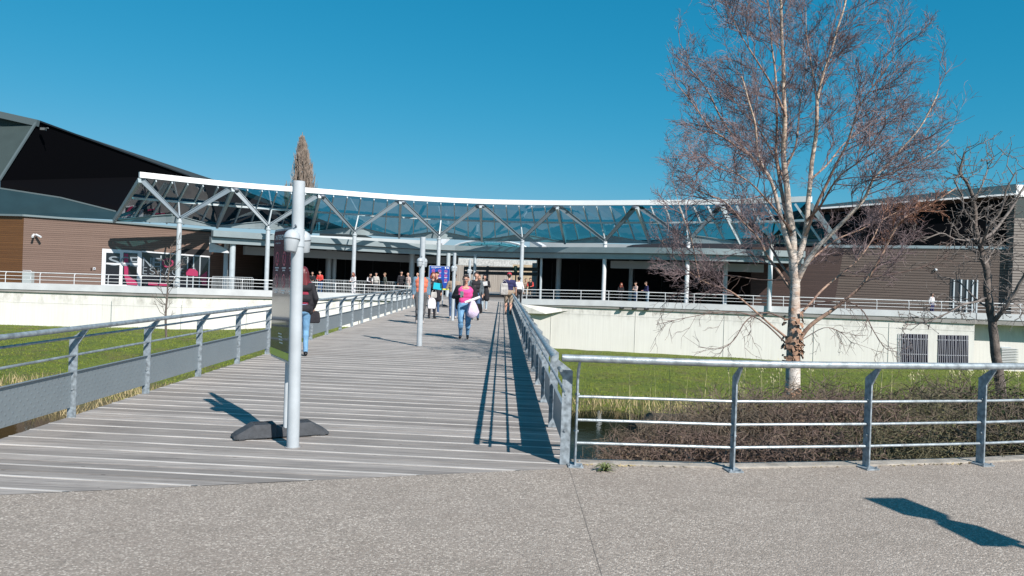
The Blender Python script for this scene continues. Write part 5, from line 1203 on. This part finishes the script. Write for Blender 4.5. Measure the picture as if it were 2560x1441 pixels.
for mi_, (pts, w0, w1) in enumerate(mains):
    W = [at(x, y, YT+dy) for x, y, dy in pts]; D = dense(W, 4); n_ = len(D); rad = [(w0+(w1*.6-w0)*(i/(n_-1))**.62)*(.95 if mi_ == 0 else .84)/2*YT/F for i in range(n_)]
    if mi_ == 0: rad = [r*(1+.10*noise.noise(Vector((0, 0, i*.9)))) for i, r in enumerate(rad)]
    D = [p+Vector((noise.noise(p*1.7), noise.noise(p*1.7+Vector((9, 0, 0))), 0))*.03 for p in D] if mi_ else D
    (trunk if mi_ < 2 or mi_ in (2, 6, 8) else br).tube(D, rad, 12 if mi_ < 9 else 8)
    if mi_: mb_paths.append((D, rad, mi_))
top_ = at(1975, 420, YT)
CEN = at(1995, 640, YT)
def inside(p):  # crown outline of the photographed tree
    k = ray_px(p); x, y = k
    if y > 860: return False
    if y < 150: lo, hi = 1670, 2350
    elif y < 300: lo, hi = 1650, 2430
    elif y < 500: lo, hi = 1630, 2410
    elif y < 700: lo, hi = 1640, 2400
    else: lo, hi = 1700, 2330
    e_ = 75*noise.noise(Vector((x*.006, y*.006, p.y*.8)))+25*noise.noise(Vector((x*.03, y*.03, p.y*3)))
    return lo+12+e_ < x < hi-12+e_
def ray_px(p):
    d = p-Vector((0, 0, HC)); a = (d.x*ca+d.z*sa)/d.y; b_ = (-d.x*sa+d.z*ca)/d.y; return (CX+F*a, CY-F*b_)
def twigs(p, d, ln, r, lvl, sink):
    if not inside(p+d*ln*.7): return
    k = 3 if lvl < 3 else 2
    end = p+d*ln; pts = wob(p, end, k, ln*.09, rg, droop=ln*(.05 if lvl < 2 else .10)); sink.tube(pts, [r*(1-.55*i/k) for i in range(k+1)], 4 if lvl < 2 else 3, cap=False)
    if lvl >= 3: return
    cnt = (7, 5, 3)[lvl-0] if lvl < 3 else 0
    for i in range(cnt):
        t = rg.uniform(.15, 1); q = pts[0].lerp(pts[-1], t) if k < 2 else pts[min(int(t*k), k-1)].lerp(pts[min(int(t*k), k-1)+1], t*k-int(t*k) if t < 1 else 1)
        nd = rdir((pts[-1]-pts[0]), R(rg.uniform(22, 55)), rg); nd = (nd+Vector((0, 0, .28 if lvl < 2 else .06))).normalized()
        twigs(q, nd, ln*rg.uniform(.42, .66), max(r*.55, .0028), lvl+1, sink)
for D, rad, mi_ in mb_paths:
    n_ = len(D); tl = sum((D[i+1]-D[i]).length for i in range(n_-1)); start = .38 if mi_ in (1, 2, 6, 7, 8, 9, 10, 12, 13) else .15
    cnt = int(tl*4.3)
    for j in range(cnt):
        t = start+(1-start)*(j+rg.random())/cnt; i = min(int(t*(n_-1)), n_-2); p = D[i].lerp(D[i+1], t*(n_-1)-i); d = (D[i+1]-D[i]).normalized()
        out = (p-Vector((CEN.x, YT, p.z))); out = out.normalized() if out.length > .1 else Vector((0, 0, 1))
        nd = (rdir(d, R(rg.uniform(25, 60)), rg)+out*.35+Vector((0, 0, .15))).normalized()
        z_ = rg.uniform(.45, 1.0)*(.75 if p.z < 2.2 else 1)
        pxx = ray_px(p); rusty = mi_ in (9, 10) and pxx[0] > 2195
        twigs(p, nd, z_*(.5 if rusty else 1), .0085, 0, two if rusty and rg.random() < .6 else tw)
    # drooping bare lateral boughs low on the trunk
low_mb = MB()
low = [([(1968, 800, 0), (1915, 782, -.3), (1868, 800, -.5), (1835, 850, -.6), (1800, 872, -.7), (1745, 868, -.8)], 5), ([(1968, 862, 0), (1900, 800, -.2), (1830, 780, -.4), (1740, 790, -.5), (1640, 812, -.6)], 5), ([(2000, 770, 0), (2090, 752, -.3), (2150, 770, -.5), (2185, 830, -.6), (2215, 872, -.7), (2245, 880, -.7)], 5),
       ([(2005, 850, 0), (2060, 820, .2), (2100, 830, .3), (2130, 860, .4)], 3), ([(1975, 700, 0), (1900, 700, .3), (1800, 690, .4), (1700, 730, .6), (1650, 770, .7)], 5), ([(2100, 690, .2), (2200, 690, 0), (2300, 670, -.2), (2370, 640, -.3)], 5)]
for pts, w_ in low:
    D = dense([at(x, y, YT+dy) for x, y, dy in pts], 4); n_ = len(D); low_mb.tube(D, [w_*.8/2*YT/F*(1-.75*i/n_) for i in range(n_)], 6)
    for j in range(16):
        t = rg.uniform(.2, 1); i = min(int(t*(n_-1)), n_-2); p = D[i]; d = (D[i+1]-D[i]).normalized(); nd = (rdir(d, R(rg.uniform(20, 60)), rg)+Vector((0, 0, -.25))).normalized()
        ln = rg.uniform(.2, .5)
        for q in range(3):
            pp = wob(p, p+nd*ln, 3, ln*.12, rg, ln*.15); low_mb.tube(pp, [.004, .003, .0025, .0018], 3, cap=False); p = pp[rg.choice((1, 2))]; nd = rdir(nd, R(40), rg); ln *= .6
# curling peeled bark flaps
fl = trunk; peelm = mat('peeled_bark', (.36, .21, .13), .8, var=.5, vscale=18, col2=(.10, .06, .045))
for k in range(95):
    z = rg.choice((rg.uniform(.45, 1.35), rg.uniform(.45, .8), rg.uniform(-.15, .05))); a_ = rg.uniform(-math.pi, .2); r = .150*(1-.06*z); c0 = at(1983, 800, YT); cc = Vector((c0.x, YT, z))
    o_ = Vector((math.cos(a_), math.sin(a_), 0)); tg = Vector((-o_.y, o_.x, 0)); w_ = rg.uniform(.02, .06); h_ = rg.uniform(.02, .07); lift = rg.uniform(.01, .045)
    b0_ = cc+o_*(r-.005); p0_ = b0_-Vector((0, 0, h_)); fl.add([b0_-tg*w_, b0_+tg*w_, p0_+tg*w_*.8+o_*lift, p0_-tg*w_*.6+o_*lift*1.3, p0_-tg*w_*.3+o_*lift*1.2-Vector((0, 0, h_*.5))], [(0, 1, 2, 3), (3, 2, 4)], 1)
trunk_o = trunk.build('trunk', [MATS['birch_bark'], peelm], birch, smooth=True); br.build('branches', branch_m, birch, smooth=True); low_mb.build('drooping_branches', mat('dark_twig_bark', (.15, .10, .085), .8, var=.4, vscale=6), birch, smooth=True)
c1_ = tw.build('crown_twigs', twig_m, birch); c2_ = two.build('rusty_twig_cluster', twig_o, birch)
print('twig faces', len(c1_.data.polygons), len(c2_.data.polygons))

# dark crooked tree at the right edge
YD = 13.2
dt = empty('bare_tree', at(2505, 1010, YD), 'small dark crooked bare tree near the right edge', 'tree'); rg2 = random.Random(4)
dm = [([(2508, 1030, 0), (2500, 960, 0), (2490, 880, 0), (2484, 830, 0), (2474, 780, 0), (2468, 720, 0), (2466, 670, .05), (2456, 640, .1), (2452, 615, .1), (2440, 570, .15), (2436, 530, .1), (2430, 490, .1), (2418, 460, .1), (2400, 430, 0), (2410, 380, 0)], 26, 4),
      ([(2482, 805, 0), (2505, 780, -.2), (2530, 745, -.3), (2552, 705, -.4), (2575, 660, -.5), (2600, 600, -.6)], 12, 6),
      ([(2440, 605, .1), (2470, 590, .2), (2500, 560, .3), (2530, 520, .4), (2552, 480, .5), (2580, 430, .5)], 9, 4), ([(2452, 620, .1), (2470, 570, -.2), (2500, 530, -.3), (2515, 480, -.4), (2540, 430, -.5)], 7, 3),
      ([(2436, 560, .1), (2410, 520, 0), (2400, 480, -.1), (2385, 450, -.2)], 6, 3), ([(2445, 600, .1), (2400, 600, -.1), (2350, 585, -.2), (2310, 600, -.3)], 6, 2), ([(2462, 660, 0), (2500, 610, .3), (2540, 590, .4)], 5, 2),
      ([(2468, 745, 0), (2420, 760, -.2), (2390, 770, -.3), (2330, 800, -.4), (2260, 815, -.5)], 6, 2), ([(2432, 500, 0), (2460, 450, .1), (2470, 400, .2)], 5, 2), ([(2470, 770, 0), (2430, 740, .3), (2390, 700, .4), (2340, 690, .5)], 5, 2), ([(2475, 790, 0), (2540, 760, .3), (2590, 770, .5)], 4, 2)]
tk = MB(); tb_ = MB()
for k, (pts, w0, w1) in enumerate(dm):
    D = dense([at(x, y, YD+dy) for x, y, dy in pts], 4); D = [p+Vector((noise.noise(p*4), 0, noise.noise(p*4+Vector((5, 0, 0)))))*.03 for p in D]; n_ = len(D); rad = [(w0+(w1-w0)*i/(n_-1))/2*YD/F for i in range(n_)]
    (tk if k == 0 else tb_).tube(D, rad, 10 if k == 0 else 7)
    tl = sum((D[i+1]-D[i]).length for i in range(n_-1))
    for j in range(int(tl*9)):
        t = rg2.uniform(.35 if k == 0 else .1, 1); i = min(int(t*(n_-1)), n_-2); p = D[i]; nd = rdir(D[i+1]-D[i], R(rg2.uniform(35, 70)), rg2)
        ln = rg2.uniform(.25, .6)
        for q in range(4):
            pp = wob(p, p+nd*ln, 4, ln*.13, rg2, 0); r0 = .009*(.75**q); tb_.tube(pp, [r0, r0*.8, r0*.65, r0*.5, r0*.42], 4, cap=False)
            for e_ in pp[1:]: tb_.ball(e_, r0*1.25, n=4)
            p = pp[rg2.choice((1, 2, 3))]; nd = rdir(nd, R(rg2.uniform(35, 65)), rg2); ln *= .72
tk.build('trunk', dark_bark, dt, smooth=True); tb_.build('crown', mat('grey_twig', (.19, .165, .15), .8, var=.3, vscale=6), dt)

# poplar far behind
pt = empty('poplar_tree', at(762, 660, 125)*1.0, 'tall narrow grey-brown poplar rising behind the glass canopy', 'tree'); rg3 = random.Random(9)
pm = mat('poplar_twigs', (.28, .225, .185), .9, var=.4, vscale=1.5)
def poplar(cx_, Y, ytop, wpx, root, n_, name='crown'):
    base = at(cx_, 690, Y); tp_ = at(cx_-6 if wpx > 30 else cx_, ytop, Y); mb = MB(); tr = MB()
    tr.tube([Vector((base.x, Y, -3)), Vector((base.x, Y, 6)), tp_], [.5, .4, .05], 8); tr.build('trunk', pm, root)
    Ht = tp_.z; 
    for i in range(n_):
        z = 9+(Ht-9)*rg3.random()**.85; u = (Ht-z)/(Ht-2); wr_ = wpx*Y/F/2*min(1.15, ((Ht-z)/7.0)**.58); a_ = rg3.uniform(0, 6.28); r = wr_*math.sqrt(rg3.random())*rg3.uniform(.6, 1.0)
        p = Vector((base.x+(tp_.x-base.x)*(1-u)+r*math.cos(a_), Y+r*math.sin(a_), z-1.2)); ln = rg3.uniform(.9, 2.0)*min(1, .45+u)
        q = p+Vector((math.cos(a_)*.16*ln+rg3.uniform(-.2, .2), math.sin(a_)*.2*ln, ln)); mb.tube([p, p.lerp(q, .5)+Vector((rg3.uniform(-.1, .1), 0, 0)), q], [.05, .04, .012], 3, cap=False)
    mb.build(name, pm, root)
poplar(762, 125, 331, 62, pt, 3600)
pt2 = empty('poplar_tree', at(722, 660, 150)*1.0, 'faint thin tree tips peeping over the canopy left of the tall poplar', 'tree'); poplar(722, 150, 452, 34, pt2, 500)

# sapling on the left lawn
Ys = 33; sp_r = empty('sapling', at(416, 835, Ys), 'thin bare sapling on the left lawn in front of the white wall', 'sapling'); sb = MB(); tb2 = MB(); rg4 = random.Random(2)
gz = at(416, 838, Ys); D = dense([gz-Vector((0, 0, .1)), at(414, 790, Ys), at(418, 740, Ys), at(420, 700, Ys), at(424, 660, Ys), at(430, 610, Ys)], 4); sb.tube(D, [.05*(1-.75*i/len(D)) for i in range(len(D))], 6)
for k in range(26):
    p = D[rg4.randrange(3, len(D)-1)]; s = rg4.choice((-1, 1)); nd = Vector((s*rg4.uniform(.4, .8), rg4.uniform(-.5, .5), rg4.uniform(.4, 1))).normalized(); ln = rg4.uniform(.25, .85); pp = wob(p, p+nd*ln, 3, ln*.1, rg4); tb2.tube(pp, [.014, .011, .009, .006], 4)
    for e_ in range(3): q = pp[2]; n2 = rdir(nd, R(40), rg4); tb2.tube([q, q+n2*ln*.35], [.007, .005], 3)
sb.build('trunk', dark_bark, sp_r, smooth=True); tb2.build('crown', dark_bark, sp_r)

# ------------------------------------------------------------------ SHRUBS on the near bank
shrub_t = [mat('shrub_twig_brown', (.16, .125, .09), .85, vscale=7, col2=(.04, .03, .025), island=1.2, var=.1), mat('shrub_twig_red', (.18, .125, .10), .85, vscale=7, col2=(.05, .03, .03), island=1.2, var=.1), mat('shrub_twig_olive', (.15, .135, .075), .85, vscale=7, col2=(.035, .032, .022), island=1.2, var=.1)]
leaf_t = [mat('shrub_leaf_dark', (.055, .075, .022), .7, var=.6, vscale=12), mat('shrub_leaf_russet', (.16, .11, .07), .8, vscale=12, col2=(.03, .022, .02), island=1.2, var=.1), mat('shrub_leaf_olive', (.16, .145, .06), .8, vscale=12, col2=(.025, .03, .012), island=1.2, var=.1)]
def shrub_mesh(seed, w_, d_, h_, kt, kl, nst=150, nl=2600):
    rs = random.Random(seed); a = MB(); l = MB()
    for i in range(nst):
        x, y = rs.uniform(-.5, .5)*w_, rs.uniform(-.5, .5)*d_; p = Vector((x*.8, y*.8, -.1)); e = 1-.5*((2*x/w_)**2+(2*y/d_)**2)*.5
        q = Vector((x*1.15, y*1.15, h_*e*rs.uniform(.65, 1.05))); pp = wob(p, q, 4, .05, rs); a.tube(pp, [.008, .007, .006, .004, .003], 4, cap=False)
        for j in range(11):
            b0_ = pp[rs.choice((1, 2, 3, 4))]; nd = Vector((rs.uniform(-1, 1), rs.uniform(-1, 1), rs.uniform(-.25, .9))).normalized(); ln = rs.uniform(.10, .30); p2 = wob(b0_, b0_+nd*ln, 2, ln*.18, rs); a.tube(p2, [.0045, .0035, .002], 3, cap=False)
            n3 = rdir(nd, R(50), rs); a.tube([p2[1], p2[1]+n3*ln*.6], [.003, .0018], 3, cap=False)
    for i in range(nl):
        x, y = rs.uniform(-.55, .55)*w_, rs.uniform(-.55, .55)*d_; e = 1-.25*((2*x/w_)**2+(2*y/d_)**2); z = h_*e*rs.uniform(.05, 1)**.6
        c_ = Vector((x, y, z)); u = Vector((rs.uniform(-1, 1), rs.uniform(-1, 1), rs.uniform(-1, 1))).normalized(); v_ = u.orthogonal().normalized(); s_ = rs.uniform(.009, .021); l.add([c_-u*s_, c_+v_*s_*.6, c_+u*s_, c_-v_*s_*.6], [(0, 1, 2, 3)])
    return a, l, shrub_t[kt], leaf_t[kl]
protos = []
for k, (w_, d_, h_, kt, kl) in enumerate([(1.5, 1.3, 1.0, 0, 1), (1.4, 1.3, .95, 1, 1), (1.5, 1.4, 1.0, 2, 2), (1.4, 1.2, 1.05, 0, 0)]):
    a_, l_, m1, m2 = shrub_mesh(20+k, w_, d_, h_, kt, kl)
    protos.append((a_, l_, m1, m2))
pm_cache = {}
def shrub(px, Y, dz, k, sc, label, rz=0):
    X = at(px, 900, Y).x; z = max(hz(X, Y), -2.6)+dz
    o = empty('shrub', (X, Y, z), label, 'shrub', 'brown winter shrubs behind the pavement fence', rz); o.scale = sc
    if k not in pm_cache:
        a_, l_, m1, m2 = protos[k]; pm_cache[k] = [a_.build('stems', m1, o, local=True), l_.build('leaves', m2, o, local=True)]
    else:
        for s in pm_cache[k]: inst(s, o, (0, 0, 0))
names = [(1615, 8.3, -.60, 0, (.8, .9, .85), 'leftmost low shrub, spilling towards the open water'), (1690, 9.4, -.50, 0, (1.0, .9, 1), 'shrub left of the second fence post, behind the water-edge shrub'), (1730, 8.2, -.34, 1, (1.1, 1, .85), 'reddish shrub just left of the second fence post'), (1850, 9.2, -.25, 0, (1.2, 1, 1.05), 'shrub behind the second fence post'), (1900, 8.1, -.20, 1, (1.1, .9, .72), 'purplish shrub at the fence foot right of the second post'),
         (1985, 10.6, -.25, 0, (1.3, 1.1, 1.08), 'tall shrub wrapped round the foot of the birch'), (2050, 8.3, -.15, 1, (1.15, .9, .72), 'purplish shrub at the fence foot below the birch'), (2130, 9.4, -.10, 1, (1.2, 1, .92), 'russet shrub right of the birch'), (2230, 8.5, -.10, 2, (1.2, .9, .72), 'olive shrub just right of the third fence post'), (2300, 9.8, -.05, 2, (1.25, 1, .92), 'olive shrub behind the third bay of the fence'),
         (2400, 8.7, -.05, 2, (1.2, .9, .75), 'olive shrub left of the fourth fence post'), (2500, 9.9, .0, 3, (1.3, 1.1, .98), 'dark shrub at the foot of the crooked tree'), (2560, 8.6, -.03, 3, (1.2, .9, .82), 'dark shrub right of the fourth fence post'), (2680, 9.3, 0, 3, (1.3, 1, .95), 'dark shrub at the right edge of the frame'), (2170, 11.4, -.25, 0, (1.3, 1.1, 1.1), 'brown shrub further back between birch and crooked tree'), (2360, 11.6, -.2, 0, (1.4, 1.1, 1.1), 'brown shrub further back left of the crooked tree'), (1830, 11.0, -.5, 0, (1.2, 1.1, 1.0), 'brown shrub further back left of the birch'), (1700, 10.8, -.75, 0, (1.2, 1.0, 1.0), 'low brown shrub near the pond left of the birch')]
for i, (px, Y, dz, k, sc_, lb_) in enumerate(names): shrub(px, Y, dz-.05, k, sc_, lb_, i*1.3)

# reeds and grasses (uncountable)
def blades(name, n_, fn, h, w_, m_, seed, lean=.5):
    rs = random.Random(seed); mb = MB()
    for i in range(n_):
        p = fn(rs)
        if p is None: continue
        hh_ = h*rs.uniform(.5, 1.2); a_ = rs.uniform(0, 6.28); t = Vector((math.cos(a_), math.sin(a_), 0))*w_; tp_ = p+Vector((rs.uniform(-lean, lean)*hh_, rs.uniform(-lean, lean)*hh_, hh_)); md_ = p.lerp(tp_, .5)+Vector((0, 0, hh_*.08))
        mb.add([p-t, p+t, md_+t*.7, md_-t*.7, tp_], [(0, 1, 2, 3), (3, 2, 4)])
    return tag(mb.build(name, m_), kind='stuff')
dry = mat('dry_reed', (.40, .32, .17), .8, var=.4, vscale=5); gr1 = mat('grass_blade', (.085, .13, .010), .8, var=.5, vscale=.8, col2=(.27, .30, .03), island=.9); gr2 = mat('pale_stalk', (.42, .40, .20), .8)
def shore_pt(rs):
    X = rs.uniform(-22, 14); Y = rs.uniform(24, 31.5)
    z = hz(X, Y)
    if z < -3.55 or z > -3.05: return None
    return Vector((X, Y, z-.02))
tag(blades('dry_reeds', 9000, shore_pt, .42, .012, dry, 1, .6), 'pale dry reeds along the far edge of the pond', 'reeds')
def lawn_pt(rs):
    Y = rs.uniform(27, 55); X = rs.uniform(-.70*Y, .72*Y)
    z = hz(X, Y)
    if z < -3.4 or abs(X+2.3) < 2.2: return None
    return Vector((X, Y, z-.02))
tag(blades('grass', 120000, lawn_pt, .07, .016, gr1, 2, .8), 'bright green tufted grass on the bank before the white wall', 'grass')
def bank_pt(rs):
    X = rs.uniform(2, 9); Y = rs.uniform(13.5, 17)
    return Vector((X, Y, max(hz(X, Y), -2.4)))
tag(blades('bank_stalks', 90, bank_pt, .9, .008, gr2, 3, .08), 'thin pale stalks standing behind the brown shrubs', 'stalks')
tag(blades('leaf_litter', 500, lambda rs: Vector((rs.uniform(.5, 5.5), 0, 0)) and (lambda t: Vector((fp[0].x+(fp[3].x-fp[0].x)*t, fp[0].y+.02+(fp[3].y-fp[0].y)*t**1.6+rs.uniform(-.03, .14), .002)))(rs.random()), .015, .012, dry, 5, 2.5), 'dry leaf crumbs along the kerb', 'leaf litter')
# fluffy seed heads
fl_ = MB(); st_m = gr2; rs = random.Random(8)
sd_pts = [(1822, 918, 1000), (1857, 925, 1000), (1902, 922, 1005), (1948, 915, 1002), (2026, 915, 1000), (1932, 950, 1005), (1850, 965, 1000), (2278, 945, 1000), (2380, 925, 985), (2400, 935, 985), (2425, 928, 985), (2460, 925, 985), (2520, 925, 985), (2545, 932, 985), (2300, 930, 990)]
for i, (px, y0, y1) in enumerate(sd_pts):
    o = empty('reed_stalk', at(px, y1+30, 14.6), ['pale', 'slender'][i % 2]+' reed stalk with seed head, '+['left of the birch beside the second fence post', 'second to the right of the second fence post', 'third to the right of the second fence post', 'close left of the birch trunk, tall', 'just right of the birch trunk', 'short, left of the birch trunk', 'short, beside the second fence post', 'behind the third bay of the fence', 'left of the fourth fence post, tallest', 'close left of the fourth fence post', 'beside the fourth fence post', 'between fourth post and crooked tree', 'right of the crooked tree', 'at the right edge', 'middle of the third bay'][i], 'reed', 'reed stalks behind the shrubs')
    MB().tube([at(px, y1+30, 14.6), at(px+1, (y0+y1)/2, 14.6), at(px+rs.uniform(-2, 2), y0, 14.6)], .006, 4).build('stem', st_m, o)
    t_ = at(px, y0, 14.6); h2_ = MB()
    for q in range(14): e_ = Vector((rs.gauss(0, .03), rs.gauss(0, .03), rs.gauss(0, .055))); h2_.add([t_+e_, t_+e_+Vector((.02, 0, -.02)), t_+e_+Vector((.0, .01, .03))], [(0, 1, 2)])
    h2_.build('seed_head', mat('seed_fluff', (.5, .46, .28), .9), o)
# weed tuft at the kerb
wd_ = MB(); c_ = pl(1512, 1178); rs = random.Random(3)
for i in range(55):
    a_ = rs.uniform(0, 6.28); l_ = rs.uniform(.05, .13); d_ = Vector((math.cos(a_), math.sin(a_)*.8, 0)); t = Vector((-d_.y, d_.x, 0))*.008; z1_ = rs.uniform(.01, .07)
    wd_.add([c_-t*.5, c_+t*.5, c_+d_*l_*.5+t+Vector((0, 0, z1_)), c_+d_*l_*.5-t+Vector((0, 0, z1_)), c_+d_*l_+Vector((0, 0, z1_*.6))], [(0, 1, 2, 3), (3, 2, 4)])
tag(wd_.build('weed', mat('weed_green', (.12, .15, .05), .7)), 'spreading green weed rooted in the kerb beside the first fence post', 'weed')
for i in range(3):
    c2_ = at(330+i*90, 1040, 1)  # stones by the left shore
rk = MB(); rs = random.Random(12)
for i in range(26):
    X = rs.uniform(-13, -5.6); Y = rs.uniform(22, 27); z = max(hz(X, Y), -3.35); r = rs.uniform(.12, .38)
    o = MB(); o.ball((X, Y, z+.02), r, n=8, sc=(1.2, 1, .55)); o.v = [tuple(Vector(v)+Vector((noise.noise(Vector(v)*3), noise.noise(Vector(v)*3+Vector((4, 0, 0))), 0))*.08) for v in o.v]
    oo = o.build('shore_stone', mat('stone', (.33, .29, .23), .9, var=.3, vscale=6)); tag(oo, 'rounded pale stone at the pond edge below the left railing', 'stone', 'stones at the pond edge')
